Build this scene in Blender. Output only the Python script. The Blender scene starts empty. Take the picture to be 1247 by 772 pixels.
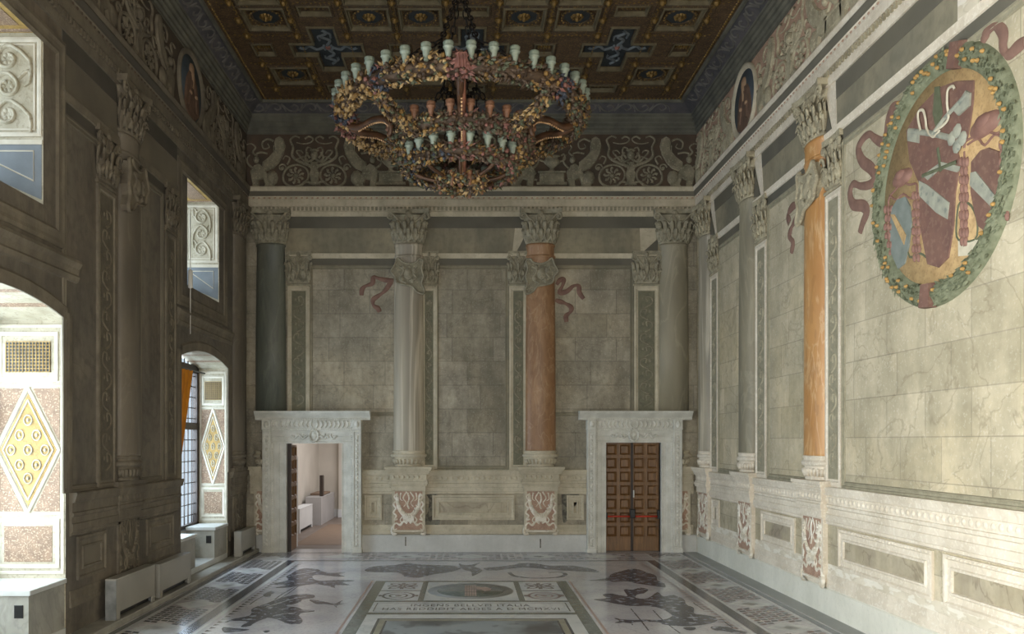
import bpy, math, random
from mathutils import Vector as V
random.seed(7)
PI = math.pi
COL = bpy.context.scene.collection
sc = bpy.context.scene
# ------------------------------------------------------------------ helpers
class Fr:
    """a surface frame: u along, v up, d out of the surface"""
    def __init__(s, o, u, v, n, lim=None):
        s.o, s.u, s.v, s.n, s.lim = V(o), V(u), V(v), V(n), lim
    def P(s, u, v, d=0.0):
        if s.lim: u = max(s.lim[0], min(s.lim[1], u))
        return s.o + s.u*u + s.v*v + s.n*d
XL, XR, YB = -5.38, 5.6, 20.0
YF = -4.0                       # wall behind the viewer
ZC = 10.8
BACK  = Fr((0, YB, 0), (1,0,0), (0,0,1), (0,-1,0), (XL, XR))
RIGHT = Fr((XR, 0, 0), (0,1,0), (0,0,1), (-1,0,0), (YF, YB))
LEFT  = Fr((XL, 0, 0), (0,1,0), (0,0,1), (1,0,0), (YF, YB))
FLOOR = Fr((0,0,0), (1,0,0), (0,1,0), (0,0,1))
CEIL  = Fr((0,0,ZC), (1,0,0), (0,1,0), (0,0,-1))
def smooth(pts, n=4, closed=False):
    P = [V(p) for p in pts]; L = len(P); out = []
    rng = range(L) if closed else range(L-1)
    for i in rng:
        if closed: a,b,c,d = P[(i-1)%L],P[i],P[(i+1)%L],P[(i+2)%L]
        else: a,b,c,d = P[max(i-1,0)],P[i],P[i+1],P[min(i+2,L-1)]
        for k in range(n):
            t = k/n
            out.append(0.5*((2*b)+(c-a)*t+(2*a-5*b+4*c-d)*t*t+(3*b-a-3*c+d)*t**3))
    if not closed: out.append(P[-1])
    return out
class MB:
    def __init__(s): s.v, s.f, s.m, s.sm, s.cur, s.shade = [], [], [], [], 0, False
    def add(s, vs, fs, sm=None):
        b = len(s.v); s.v += [tuple(x) for x in vs]
        for f in fs:
            s.f.append([b+i for i in f]); s.m.append(s.cur); s.sm.append(s.shade if sm is None else sm)
        return s
    def box(s, f, u0,u1,v0,v1,d0,d1, bev=0.0):
        i = bev
        q = [f.P(a,b,d0) for a,b in ((u0,v0),(u1,v0),(u1,v1),(u0,v1))]
        e = [f.P(a,b,d1-i) for a,b in ((u0,v0),(u1,v0),(u1,v1),(u0,v1))] if i else []
        r = [f.P(a,b,d1) for a,b in ((u0+i,v0+i),(u1-i,v0+i),(u1-i,v1-i),(u0+i,v1-i))]
        if i:
            s.add(q+e+r, [(0,1,2,3),(8,9,10,11)]+[(k,(k+1)%4,4+(k+1)%4,4+k) for k in range(4)]+[(4+k,4+(k+1)%4,8+(k+1)%4,8+k) for k in range(4)], False)
        else:
            s.add(q+r, [(0,1,2,3),(4,5,6,7)]+[(k,(k+1)%4,4+(k+1)%4,4+k) for k in range(4)], False)
        return s
    def poly(s, f, pts, d0, d1, bev=0.0):
        pts = [tuple(p)[:2] for p in pts]; n = len(pts)
        area = sum(pts[i][0]*pts[(i+1)%n][1]-pts[(i+1)%n][0]*pts[i][1] for i in range(n))
        if area < 0: pts = pts[::-1]
        a = [f.P(u,v,d0) for u,v in pts]
        if bev > 0:
            ins = []
            for i in range(n):
                p0,p1,p2 = V(pts[i-1]),V(pts[i]),V(pts[(i+1)%n])
                e1,e2 = (p1-p0),(p2-p1)
                if e1.length<1e-6 or e2.length<1e-6: ins.append(p1); continue
                e1.normalize(); e2.normalize()
                n1,n2 = V((-e1.y,e1.x)),V((-e2.y,e2.x))
                m = n1+n2; L = m.length
                if L < .3: ins.append(p1); continue
                ins.append(p1 + m/L*min(bev/max(L/2,.5), bev*1.6))
            b = [f.P(u,v,d1) for u,v in ins]
        else: b = [f.P(u,v,d1) for u,v in pts]
        s.add(a+b, [tuple(range(n,2*n))]+[(i,(i+1)%n,n+(i+1)%n,n+i) for i in range(n)], False)
        return s
    def stroke(s, f, pts, w, h, d0=0.0, closed=False, n=4, ns=4, taper=None, sm=True):
        """half-round band following a path on a surface"""
        P = smooth([(p[0],p[1]) for p in pts], n, closed) if n > 1 else [V(p[:2]) for p in pts]
        L = len(P); vs = []; fs = []
        for i,p in enumerate(P):
            if closed: t = P[(i+1)%L]-P[i-1]
            else: t = P[min(i+1,L-1)]-P[max(i-1,0)]
            if t.length < 1e-7: t = V((1,0))
            t.normalize(); nn = V((-t.y,t.x)); k = i/max(L-1,1)
            ww = w*(taper(k) if taper else 1.0)
            for j in range(ns+1):
                a = PI*j/ns
                q = p + nn*(ww/2*math.cos(a))
                vs.append(f.P(q.x,q.y,d0+h*math.sin(a)*(taper(k)**.5 if taper else 1)))
        m = ns+1
        for i in range(L if closed else L-1):
            for j in range(ns):
                a0 = i*m+j; b0 = ((i+1)%L)*m+j
                fs.append((a0,a0+1,b0+1,b0))
        s.add(vs, fs, sm); return s
    def dome(s, f, u, v, ru, rv, h, d0=0.0, n=10, r=3):
        vs=[]; fs=[]
        for i in range(r):
            a = PI/2*i/r
            for j in range(n):
                t = 2*PI*j/n; vs.append(f.P(u+ru*math.cos(a)*math.cos(t), v+rv*math.cos(a)*math.sin(t), d0+h*math.sin(a)))
        vs.append(f.P(u,v,d0+h))
        for i in range(r-1):
            for j in range(n): fs.append((i*n+j,i*n+(j+1)%n,(i+1)*n+(j+1)%n,(i+1)*n+j))
        for j in range(n): fs.append(((r-1)*n+j,(r-1)*n+(j+1)%n,r*n))
        s.add(vs,fs,True); return s
    def prof_u(s, f, u0, u1, prof, mit0=0, mit1=0):
        """moulding along u; prof is a list of (v, d); mitre by d"""
        n=len(prof)
        a=[f.P(u0+mit0*d,v,d) for v,d in prof]; b=[f.P(u1-mit1*d,v,d) for v,d in prof]
        s.add(a+b,[(i,i+1,n+i+1,n+i) for i in range(n-1)]+[tuple(range(n))[::-1],tuple(range(n,2*n))],False); return s
    def prof_v(s, f, v0, v1, prof):
        n=len(prof)
        a=[f.P(u,v0,d) for u,d in prof]; b=[f.P(u,v1,d) for u,d in prof]
        s.add(a+b,[(i,i+1,n+i+1,n+i) for i in range(n-1)]+[tuple(range(n)),tuple(range(n,2*n))],False); return s
    def frame(s, f, u0,u1,v0,v1, prof):
        """mitred rectangular frame; prof = list of (inset, d)"""
        vs=[];fs=[];n=len(prof)
        for i,d in prof:
            vs += [f.P(u0+i,v0+i,d),f.P(u1-i,v0+i,d),f.P(u1-i,v1-i,d),f.P(u0+i,v1-i,d)]
        for k in range(n-1):
            for j in range(4): fs.append((k*4+j,k*4+(j+1)%4,(k+1)*4+(j+1)%4,(k+1)*4+j))
        s.add(vs,fs,False); return s
    def ring(s, f, u, v, prof, n=48, a0=0, rot=0, sv=1.0):
        """concentric profile around (u,v): prof=(r,d)"""
        vs=[];fs=[]
        for r,d in prof:
            for j in range(n):
                t=2*PI*j/n+rot; vs.append(f.P(u+r*math.cos(t),v+r*sv*math.sin(t),d))
        for k in range(len(prof)-1):
            for j in range(n): fs.append((k*n+j,k*n+(j+1)%n,(k+1)*n+(j+1)%n,(k+1)*n+j))
        if prof[-1][0] > 1e-4 and s.cap: fs.append(tuple(range((len(prof)-1)*n,len(prof)*n)))
        s.add(vs,fs,n>12); return s
    cap = False
    up = False
    def hcol(s, f, u, prof, k=.4, n=14, d0=0.0, sm=True):
        """half-round shaft standing out of the wall: prof = (v, r)"""
        vs=[];fs=[]
        for v,r in prof:
            for j in range(n+1):
                a=PI*j/n; vs.append(f.P(u-r*math.cos(a),v,d0+r*k*math.sin(a)))
        m=n+1
        for i in range(len(prof)-1):
            for j in range(n): fs.append((i*m+j,i*m+j+1,(i+1)*m+j+1,(i+1)*m+j))
        fs.append(tuple(range(m))); fs.append(tuple(range((len(prof)-1)*m,len(prof)*m)))
        s.add(vs,fs,sm); return s
    def lathe(s, c, prof, n=12, sm=True, axis=None):
        vs=[];fs=[];c=V(c)
        for z,r in prof:
            for j in range(n):
                t=2*PI*j/n; vs.append(c+V((r*math.cos(t),r*math.sin(t),z)))
        for k in range(len(prof)-1):
            for j in range(n): fs.append((k*n+j,k*n+(j+1)%n,(k+1)*n+(j+1)%n,(k+1)*n+j))
        fs.append(tuple(range(n))); fs.append(tuple(range((len(prof)-1)*n,len(prof)*n)))
        s.add(vs,fs,sm); return s
    def tube(s, pts, r, n=6, closed=False, sub=1, flat=None, sm=True):
        """3-D tube; r number or list; flat=(axis, k) squashes along an axis"""
        P = smooth(pts, sub, closed) if sub>1 else [V(p) for p in pts]
        L=len(P); vs=[];fs=[]
        for i,p in enumerate(P):
            if closed: t=P[(i+1)%L]-P[i-1]
            else: t=P[min(i+1,L-1)]-P[max(i-1,0)]
            if t.length<1e-7: t=V((0,0,1))
            t.normalize()
            ref=V((0,0,1)) if abs(t.z)<.9 else V((0,1,0))
            if flat: ref=V(flat[0])
            a=t.cross(ref)
            if a.length<1e-4: a=t.cross(V((.3,.7,.2)))
            a.normalize(); b=a.cross(t).normalized()
            k=i/max(L-1,1)
            rr = r if not isinstance(r,(list,tuple)) else r[min(int(k*(len(r)-1)),len(r)-2)]*(1-(k*(len(r)-1)-min(int(k*(len(r)-1)),len(r)-2)))+r[min(int(k*(len(r)-1)),len(r)-2)+1]*(k*(len(r)-1)-min(int(k*(len(r)-1)),len(r)-2))
            kb = flat[1] if flat else 1.0
            for j in range(n):
                th=2*PI*j/n; vs.append(p+a*(rr*math.cos(th))+b*(rr*kb*math.sin(th)))
        for i in range(L if closed else L-1):
            for j in range(n):
                i2=(i+1)%L; fs.append((i*n+j,i*n+(j+1)%n,i2*n+(j+1)%n,i2*n+j))
        if not closed: fs.append(tuple(range(n))); fs.append(tuple(range((L-1)*n,L*n)))
        s.add(vs,fs,sm); return s
    def leaf(s, c, d, nrm, L, w):
        c,d,nrm=V(c),V(d).normalized(),V(nrm)
        sd=d.cross(nrm)
        if sd.length<1e-4: sd=d.cross(V((.2,.5,.8)))
        sd.normalize(); up=sd.cross(d).normalized()
        vs=[c, c+d*L*.45+sd*w, c+d*L*.5+up*w*.7, c+d*L*.45-sd*w, c+d*L+up*w*.2, c+d*L*.45-up*w*.3]
        s.add(vs,[(0,1,2),(0,2,3),(1,4,2),(2,4,3),(0,5,1),(0,3,5),(1,5,4),(3,4,5)],False); return s
    def blob(s, c, r, n=6):
        c=V(c); vs=[c+V((0,0,-r))];
        for k in (-.5,.5):
            for j in range(n):
                t=2*PI*j/n; vs.append(c+V((r*.87*math.cos(t),r*.87*math.sin(t),r*k)))
        vs.append(c+V((0,0,r))); fs=[]
        for j in range(n):
            fs.append((0,1+(j+1)%n,1+j)); fs.append((1+j,1+(j+1)%n,1+n+(j+1)%n,1+n+j)); fs.append((1+n+j,1+n+(j+1)%n,1+2*n))
        s.add(vs,fs,True); return s
    def mesh(s, name, mats):
        me=bpy.data.meshes.new(name)
        me.from_pydata(s.v,[],s.f)
        for m in (mats if isinstance(mats,(list,tuple)) else [mats]): me.materials.append(m)
        me.polygons.foreach_set('material_index', s.m); me.polygons.foreach_set('use_smooth', s.sm)
        import bmesh
        bm=bmesh.new(); bm.from_mesh(me); bmesh.ops.recalc_face_normals(bm, faces=bm.faces[:]); bm.to_mesh(me); bm.free()
        
        if s.up:
            for p in me.polygons:
                if p.normal.z<0: p.flip()
        me.update(); return me
    def build(s, name, mats, parent=None):
        """link as one object; child meshes are given in world coordinates"""
        o=bpy.data.objects.new(name, s.mesh(name, mats)); COL.objects.link(o)
        if parent is not None:
            o.parent=parent
            w=V((0,0,0)); q=parent
            while q is not None: w+=q.location; q=q.parent
            o.location=-w
        return o
def tag(o, label, cat, group=None, kind=None):
    o['label']=label; o['category']=cat
    if group: o['group']=group
    if kind: o['kind']=kind
    return o
def thing(name, label, cat, loc=(0,0,0), group=None, kind=None):
    o=bpy.data.objects.new(name,None); COL.objects.link(o); o.location=loc; o.empty_display_size=.2
    return tag(o,label,cat,group,kind)
def grid_holes(mb, f, u0,u1,v0,v1, holes, d=0.0, t=-.5, back=False):
    """flat sheet at depth d with rectangular holes whose sides run to depth t; back closes the holes there"""
    us=sorted(set([u0,u1]+[x for h in holes for x in h[:2] if u0<x<u1])); vs=sorted(set([v0,v1]+[x for h in holes for x in h[2:4] if v0<x<v1]))
    def hole(i,j):
        if i<0 or j<0 or i>=len(us)-1 or j>=len(vs)-1: return None
        cu=(us[i]+us[i+1])/2; cv=(vs[j]+vs[j+1])/2
        return any(h[0]<cu<h[1] and h[2]<cv<h[3] for h in holes)
    for i in range(len(us)-1):
        for j in range(len(vs)-1):
            a,b,c,e=us[i],us[i+1],vs[j],vs[j+1]
            if not hole(i,j):
                mb.add([f.P(a,c,d),f.P(b,c,d),f.P(b,e,d),f.P(a,e,d)],[(0,1,2,3)],False)
            else:
                if back: mb.add([f.P(a,c,t),f.P(b,c,t),f.P(b,e,t),f.P(a,e,t)],[(0,1,2,3)],False)
                for (di,dj,p,q) in ((-1,0,(a,c),(a,e)),(1,0,(b,c),(b,e)),(0,-1,(a,c),(b,c)),(0,1,(a,e),(b,e))):
                    if hole(i+di,j+dj) is False:
                        mb.add([f.P(p[0],p[1],d),f.P(q[0],q[1],d),f.P(q[0],q[1],t),f.P(p[0],p[1],t)],[(0,1,2,3)],False)
# ------------------------------------------------------------------ materials
def lin(h):
    if isinstance(h,(tuple,list)): return (*h[:3],1)
    h=h.lstrip('#'); r=[int(h[i:i+2],16)/255 for i in (0,2,4)]
    return tuple((c/12.92 if c<=.04045 else ((c+.055)/1.055)**2.4) for c in r)+(1,)
def mat(name, c1, c2=None, scale=3.0, rough=.8, bump=0.0, bs=60.0, metal=0.0, vein=None, vs=1.5, vk=.6, vw=.03, speck=None, ss=60.0, sk=.5, st=.55, blocks=None, stretch=(1,1,1), spec=.5, emis=None, soft=.16, tint=None, grime=None):
    m=bpy.data.materials.new(name); m.use_nodes=True; N=m.node_tree.nodes; L=m.node_tree.links
    b=N['Principled BSDF']; b.inputs['Roughness'].default_value=rough; b.inputs['Metallic'].default_value=metal
    b.inputs['Specular IOR Level'].default_value=spec
    tc=N.new('ShaderNodeTexCoord'); mp=N.new('ShaderNodeMapping'); mp.inputs['Scale'].default_value=stretch
    L.new(tc.outputs['Object'],mp.inputs['Vector']); vec=mp.outputs['Vector']
    c1=lin(c1); col=None
    def noise(s,det=6,dist=0.0,off=0):
        n=N.new('ShaderNodeTexNoise'); n.inputs['Scale'].default_value=s; n.inputs['Detail'].default_value=det; n.inputs['Distortion'].default_value=dist
        L.new(vec,n.inputs['Vector']); return n.outputs['Fac']
    def ramp(x,a,c,va=0.0,vb=1.0):
        r=N.new('ShaderNodeMapRange'); r.inputs['From Min'].default_value=a; r.inputs['From Max'].default_value=c
        r.inputs['To Min'].default_value=va; r.inputs['To Max'].default_value=vb; L.new(x,r.inputs['Value']); return r.outputs['Result']
    def mix(fac,a,c,mode='MIX'):
        x=N.new('ShaderNodeMix'); x.data_type='RGBA'; x.blend_type=mode
        if isinstance(fac,float): x.inputs['Factor'].default_value=fac
        else: L.new(fac,x.inputs['Factor'])
        for k,y in ((6,a),(7,c)):
            if isinstance(y,tuple): x.inputs[k].default_value=y
            else: L.new(y,x.inputs[k])
        return x.outputs[2]
    col=c1
    if c2 is not None: col=mix(ramp(noise(scale),.5-soft,.5+soft),c1,lin(c2))
    if tint is not None:    # second, larger patches of another pigment
        col=mix(ramp(noise(tint[1],4),.48,.68,0,tint[2]),col,lin(tint[0]))
    if grime is not None:   # soot and dirt in cloudy patches and vertical runs
        g2=N.new('ShaderNodeMapping'); g2.inputs['Scale'].default_value=(1.6,1.6,.35); L.new(tc.outputs['Object'],g2.inputs['Vector']); n=N.new('ShaderNodeTexNoise'); n.inputs['Scale'].default_value=grime[1]; n.inputs['Detail'].default_value=9; n.inputs['Roughness'].default_value=.68; L.new(g2.outputs['Vector'],n.inputs['Vector'])
        col=mix(ramp(n.outputs['Fac'],.42,.66,0,grime[2]),col,lin(grime[0]))
        col=mix(ramp(noise(grime[1]*9,8),.45,.7,0,grime[2]*.6),col,lin(grime[0]))
    if vein is not None:
        x=N.new('ShaderNodeMath'); x.operation='ABSOLUTE'
        y=N.new('ShaderNodeMath'); y.operation='SUBTRACT'; y.inputs[1].default_value=.5
        L.new(noise(vs,7,1.2),y.inputs[0]); L.new(y.outputs[0],x.inputs[0])
        col=mix(ramp(x.outputs[0],0,vw,vk,0),col,lin(vein))
    if speck is not None:
        col=mix(ramp(noise(ss,2),st,st+.06,0,sk),col,lin(speck))
    hgt=None
    if blocks is not None:
        w,h,mk,bk=blocks
        sp=N.new('ShaderNodeSeparateXYZ'); L.new(tc.outputs['Object'],sp.inputs[0])
        ad=N.new('ShaderNodeMath'); L.new(sp.outputs[0],ad.inputs[0]); L.new(sp.outputs[1],ad.inputs[1])
        cb=N.new('ShaderNodeCombineXYZ'); L.new(ad.outputs[0],cb.inputs[0]); L.new(sp.outputs[2],cb.inputs[1])
        br=N.new('ShaderNodeTexBrick'); L.new(cb.outputs[0],br.inputs['Vector']); br.offset=.37; br.offset_frequency=2; br.squash=1.3; br.squash_frequency=3
        br.inputs['Scale'].default_value=1; br.inputs['Brick Width'].default_value=w; br.inputs['Row Height'].default_value=h
        br.inputs['Mortar Size'].default_value=.009; br.inputs['Mortar Smooth'].default_value=.4
        br.inputs['Color1'].default_value=(1,1,1,1); br.inputs['Color2'].default_value=(bk,bk,bk*.96,1); br.inputs['Mortar'].default_value=(mk,mk,mk,1)
        col=mix(1.0,col,br.outputs['Color'],'MULTIPLY')
    if isinstance(col,tuple): b.inputs['Base Color'].default_value=col
    else: L.new(col,b.inputs['Base Color'])
    if bump:
        bp=N.new('ShaderNodeBump'); bp.inputs['Strength'].default_value=bump; bp.inputs['Distance'].default_value=.02
        L.new(noise(bs,5),bp.inputs['Height']); L.new(bp.outputs[0],b.inputs['Normal'])
    if emis: b.inputs['Emission Color'].default_value=lin(emis[0]); b.inputs['Emission Strength'].default_value=emis[1]
    return m
M={}
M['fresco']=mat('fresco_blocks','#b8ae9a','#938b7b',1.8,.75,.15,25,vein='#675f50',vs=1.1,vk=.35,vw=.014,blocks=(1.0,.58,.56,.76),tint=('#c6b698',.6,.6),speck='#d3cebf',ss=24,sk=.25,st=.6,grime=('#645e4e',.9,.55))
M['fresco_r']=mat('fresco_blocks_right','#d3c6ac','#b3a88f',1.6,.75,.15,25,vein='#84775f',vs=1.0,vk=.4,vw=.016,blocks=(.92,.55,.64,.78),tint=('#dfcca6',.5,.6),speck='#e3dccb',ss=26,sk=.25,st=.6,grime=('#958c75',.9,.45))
M['fresco_l']=mat('fresco_shaded_left','#7f7769','#69635a',1.0,.85,.15,20,vein='#4c463d',vs=.8,vk=.3,vw=.014,tint=('#8f806c',.5,.5),grime=('#3f3b34',.8,.6))
M['cream']=mat('fresco_moulding_cream','#cdc3ac','#b3a992',2.2,.75,.15,35,speck='#948b78',ss=14,sk=.3,st=.6,grime=('#8f8672',1.1,.35))
M['cream_r']=mat('fresco_moulding_lit','#e3d8c6','#cfc3b0',1.6,.75,.2,35,speck='#f2ede1',ss=20,sk=.3,st=.56,grime=('#b8ab96',1.1,.35),vein='#a3957f',vs=2.2,vk=.2,vw=.02)
M['cream_l']=mat('fresco_moulding_shaded','#857c6b','#6f6759',2.2,.85,.15,35,speck='#5c5447',ss=14,sk=.3,st=.6,grime=('#48423a',.8,.5))
M['worn']=mat('worn_white_plaster','#ddd3c0','#c8bda8',1.6,.75,.2,18,speck='#f0ece2',ss=4,sk=.5,st=.5,stretch=(1,1,2.5),vein='#a3967f',vs=2,vk=.3)
M['slate']=mat('painted_slate_band','#6b665a','#58554b',1.2,.8,.08,30,tint=('#766f5c',.6,.4))
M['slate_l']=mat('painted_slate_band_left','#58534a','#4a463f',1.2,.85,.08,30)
M['band']=mat('painted_upper_band','#9a917a','#7b7666',.9,.8,.1,20,tint=('#ad9f82',.5,.5),grime=('#5c594b',.9,.5))
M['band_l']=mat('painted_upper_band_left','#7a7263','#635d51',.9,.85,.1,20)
M['skirt']=mat('white_plaster_skirting','#cfcec9','#bbbbb6',1.1,.7,.15,22,speck='#9a9a94',ss=30,sk=.3,st=.66,grime=('#a5a59e',1.4,.3))
M['marbpanel']=mat('veined_dado_marble','#b9ad92','#9a8f7e',1.6,.6,.05,30,vein='#6b5f4d',vs=1.1,vk=.5,vw=.02,tint=('#cdc2a8',1.2,.6),grime=('#8d8169',1.3,.5))
M['carve']=mat('carved_grisaille','#8f8873','#6e6958',5,.85,.3,50,speck='#b5ab92',ss=25,sk=.4,st=.58)
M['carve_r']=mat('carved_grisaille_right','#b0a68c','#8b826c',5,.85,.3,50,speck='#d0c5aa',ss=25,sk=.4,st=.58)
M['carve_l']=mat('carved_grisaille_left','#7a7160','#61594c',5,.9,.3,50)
M['capstone']=mat('capital_stone','#a59e89','#857f6c',7,.85,.35,60,speck='#5c5748',ss=30,sk=.4,st=.6)
M['arab_r']=mat('lit_arabesque_panel_right','#9a937d','#86806b',9,.8,.2,50,speck='#aaa38c',ss=18,sk=.35,st=.55)
M['skirt_r']=mat('lit_plaster_skirting_right','#e6e3d6','#d6d3c5',1.1,.7,.12,22,speck='#bdb9ab',ss=20,sk=.3,st=.64,grime=('#c0bfb2',1.2,.35))  # paler copy for the right wall: its brighter light put into the colour
M['frieze_bg']=mat('frieze_ground_red','#5c4c3e','#4a4238',3,.9,.1,40)
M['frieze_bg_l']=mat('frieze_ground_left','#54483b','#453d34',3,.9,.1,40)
M['redgold']=mat('relief_ground_redbrown','#b0907a','#9a7b69',6,.85,.2,60,speck='#c6ab95',ss=40,sk=.5)
M['col_green']=mat('dark_green_marble','#686a5e','#4f544b',1.6,.5,.04,30,vein='#85877b',vs=2.4,vk=.3,vw=.03,stretch=(1,1,.2),tint=('#7b7565',.8,.5),speck='#454a45',ss=14,sk=.3)
M['col_grey']=mat('pale_grey_streaked_marble','#b4a994','#928a7a',3,.5,.04,30,vein='#ddd2bb',vs=2.2,vk=.55,vw=.06,stretch=(1,1,.06),tint=('#7d766a',1.8,.7))
M['col_red']=mat('orange_red_marble','#a9835f','#8f6948',2.2,.45,.04,30,vein='#c3a582',vs=2.6,vk=.3,vw=.03,stretch=(1,1,.4),speck='#7b573b',ss=12,sk=.3,grime=('#6b4c33',1.2,.4))
M['col_orange']=mat('orange_marble','#c0905a','#ab7a47',2.0,.42,.04,30,vein='#dcc096',vs=2.4,vk=.4,vw=.03,stretch=(1,1,.3),speck='#8f653f',ss=10,sk=.3)
M['col_olive']=mat('olive_grey_marble','#9a917a','#7e7765',1.8,.5,.04,30,vein='#b3ab93',vs=2.0,vk=.3,vw=.03,stretch=(1,1,.2),tint=('#6b6758',.9,.5))
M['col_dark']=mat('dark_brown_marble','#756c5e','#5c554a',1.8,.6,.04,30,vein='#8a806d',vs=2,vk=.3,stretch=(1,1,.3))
M['arab']=mat('dark_arabesque_panel','#77745f','#656352',9,.8,.2,50,speck='#8a8671',ss=18,sk=.35,st=.55)
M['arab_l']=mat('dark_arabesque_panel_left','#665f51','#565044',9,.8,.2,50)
M['doorstone']=mat('white_carved_doorstone','#d4d2c8','#bfbdb2',4,.6,.2,70,speck='#8f8d82',ss=35,sk=.3,st=.62)
M['doorcarve']=mat('white_carved_ornament','#dedcd2','#b9b7ab',9,.6,.3,90)
M['wood']=mat('door_wood','#84603a','#664828',3,.4,.12,50,stretch=(6,6,.7),vein='#4c3219',vs=3,vk=.3,vw=.05)
M['wood_dark']=mat('dark_window_wood','#3b2c22','#2a201a',3,.5,.1,50,stretch=(5,5,.8))
M['black']=mat('gap_shade_black','#141312','#201f1d',8,.45)
M['redbar']=mat('red_bar','#c03a22','#a8301d',9,.4)
M['white']=mat('white_plastic','#dcdad2','#cfcdc5',3,.45)
M['rad']=mat('grey_radiator_enamel','#a5a299','#98958b',1.3,.5,.03,30)
M['rad_end']=mat('worn_radiator_end','#8f918f','#6d706f',6,.6,.08,30)
M['seat']=mat('seat_stone','#a9a69b','#8d8b81',2,.55,.08,30,vein='#6f6d65',vs=1.5,vk=.3)
M['seat_top']=mat('seat_slab_marble','#cfd0cb','#b9bab5',2,.35,.05,30)
M['gilt']=mat('dull_gilt','#8f733c','#5c4623',9,.5,.2,60,metal=.4)
M['giltwood']=mat('painted_gilt_wood','#5a4530','#3f2f20',6,.7,.35,60,speck='#8a6e3c',ss=26,sk=.4,st=.56)
M['giltdark']=mat('coffer_brown','#4b3a24','#36291a',7,.7,.3,60,speck='#8d7138',ss=34,sk=.5,st=.58)
M['blue']=mat('coffer_blue','#2c3338','#202528',5,.7,.1,50)
M['bluelight']=mat('pale_blue_relief','#6b7276','#53595d',6,.7,.2,60)
M['coffcream']=mat('coffer_cream_frame','#756b53','#5d543e',5,.7,.2,50)
M['covescroll']=mat('cornice_band_paint','#575355','#444346',4,.8,.1,50)
M['cornice']=mat('ceiling_cornice_stone','#6c6a5e','#55544b',3,.8,.15,50)
M['scrollpale']=mat('cornice_scroll_paint','#6b6763','#575450',7,.8,.2,60)
M['cup_green']=mat('verdigris_candle_cup','#929b8d','#727e71',9,.45,.2,60)
M['cup_terra']=mat('terracotta_candle_cup','#8b6249','#684834',9,.55,.2,60)
M['g_straw']=mat('garland_straw','#bb9f72','#8f7247',14,.65,.2,60)
M['g_gold']=mat('garland_gold','#94723d','#6b4f27',14,.65,.2,60)
M['g_green']=mat('garland_green','#5b5f48','#424533',14,.65,.2,60)
M['g_brown']=mat('garland_brown','#604c3a','#3f3125',14,.65,.2,60)
M['g_blue']=mat('garland_blue','#454953','#353944',14,.65,.2,60)
M['g_pink']=mat('garland_pink','#8f6258','#704a42',14,.65,.2,60)
M['chwood']=mat('chandelier_wood','#5e3f28','#3e2919',6,.5,.2,50)
M['iron']=mat('chain_iron','#2a231d','#1c1815',8,.6,.2,60,metal=.4)
M['coralwood']=mat('red_brown_pole','#8a5a45','#6a4333',7,.55,.1,50)
M['bead']=mat('pale_bead','#d0aa82','#b18a60',9,.5)
M['curtain']=mat('orange_curtain_cloth','#dd8f1f','#c27816',3,.8)
M['curtain_red']=mat('dull_red_curtain_cloth','#8c4136','#6e342c',3,.8)
# floor
M['fl_base']=mat('floor_white_marble','#d6d5d6','#b5b4b9',.9,.14,.015,30,vein='#8f8d93',vs=1.1,vk=.3,vw=.02,tint=('#d6c6bc',.5,.5),speck='#8f8d94',ss=22,sk=.3,st=.56)
M['fl_fig']=mat('floor_dark_mosaic','#414550','#5b5f69',7,.22,.02,40,speck='#b9bac0',ss=8,sk=.7,st=.56)
M['fl_green']=mat('floor_green_marble','#5b605b','#6f746c',2.5,.2,.02,40,speck='#858a80',ss=14,sk=.4)
M['fl_dark']=mat('floor_dark_band','#45484f','#565960',2.5,.18,.02,40)
M['fl_white']=mat('floor_bright_marble','#d8d9d6','#c3c5c4',1.2,.25,.01,40,vein='#9fa3a6',vs=1.2,vk=.4)
M['fl_red']=mat('floor_red_mosaic','#6d4b42','#5a4440',4,.3,.02,40)
M['fl_grey']=mat('floor_grey_strip','#8a8b88','#767875',1.4,.3,.02,40)
M['fl_tan']=mat('floor_tan_mosaic','#a19d8c','#86836f',6,.3,.02,40)
M['fl_pic']=mat('floor_picture_mosaic','#555a5c','#8f979b',.8,.3,.02,40,soft=.06,speck='#3c4042',ss=3,sk=.6,st=.55)
M['fl_pink']=mat('floor_pink_marble','#b49a90','#a3887f',5,.3,.02,40)
# roundel
M['r_gold']=mat('roundel_gold_mosaic','#c3a477','#ab8d62',8,.65,.1,60,speck='#8b6f4b',ss=26,sk=.4,st=.56)
M['r_green']=mat('roundel_garland_green','#80836a','#63674f',9,.8,.2,60)
M['r_dkgreen']=mat('roundel_garland_dark','#626650','#52563f',9,.8,.2,60)
M['r_orange']=mat('roundel_fruit','#b58e52','#9c7a45',9,.7,.1,60)
M['r_red']=mat('roundel_dark_red','#7d5c50','#6b4d45',5,.7,.1,60,speck='#8f7364',ss=16,sk=.35,grime=('#6a5347',1.5,.4))
M['r_pink']=mat('roundel_pink_cord','#8f6b5e','#7a584e',7,.7,.1,60)
M['r_grey']=mat('roundel_grey_white','#a4a393','#8b8c80',7,.7,.1,60,speck='#5c6664',ss=9,sk=.5,st=.58)
M['r_blue']=mat('roundel_grey_blue','#808680','#6e756f',7,.7,.1,60)
M['r_white']=mat('roundel_worn_white','#cfc6b1','#b8ae98',7,.7,.1,60)
M['shadow_mark']=mat('dark_shadow_and_slot','#55524a','#7a776a',8,.9,.2,30,soft=.05)  # tone of the painted pedestal shadows, also used for the skirting slots
M['rib']=mat('painted_ribbon_red','#86675a','#74584e',8,.8,.1,40)
M['sky_blue']=mat('medallion_blue','#4c5760','#3f4850',4,.8)
M['robe']=mat('medallion_robe','#6f5646','#5b473a',6,.8,.1,40)
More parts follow.
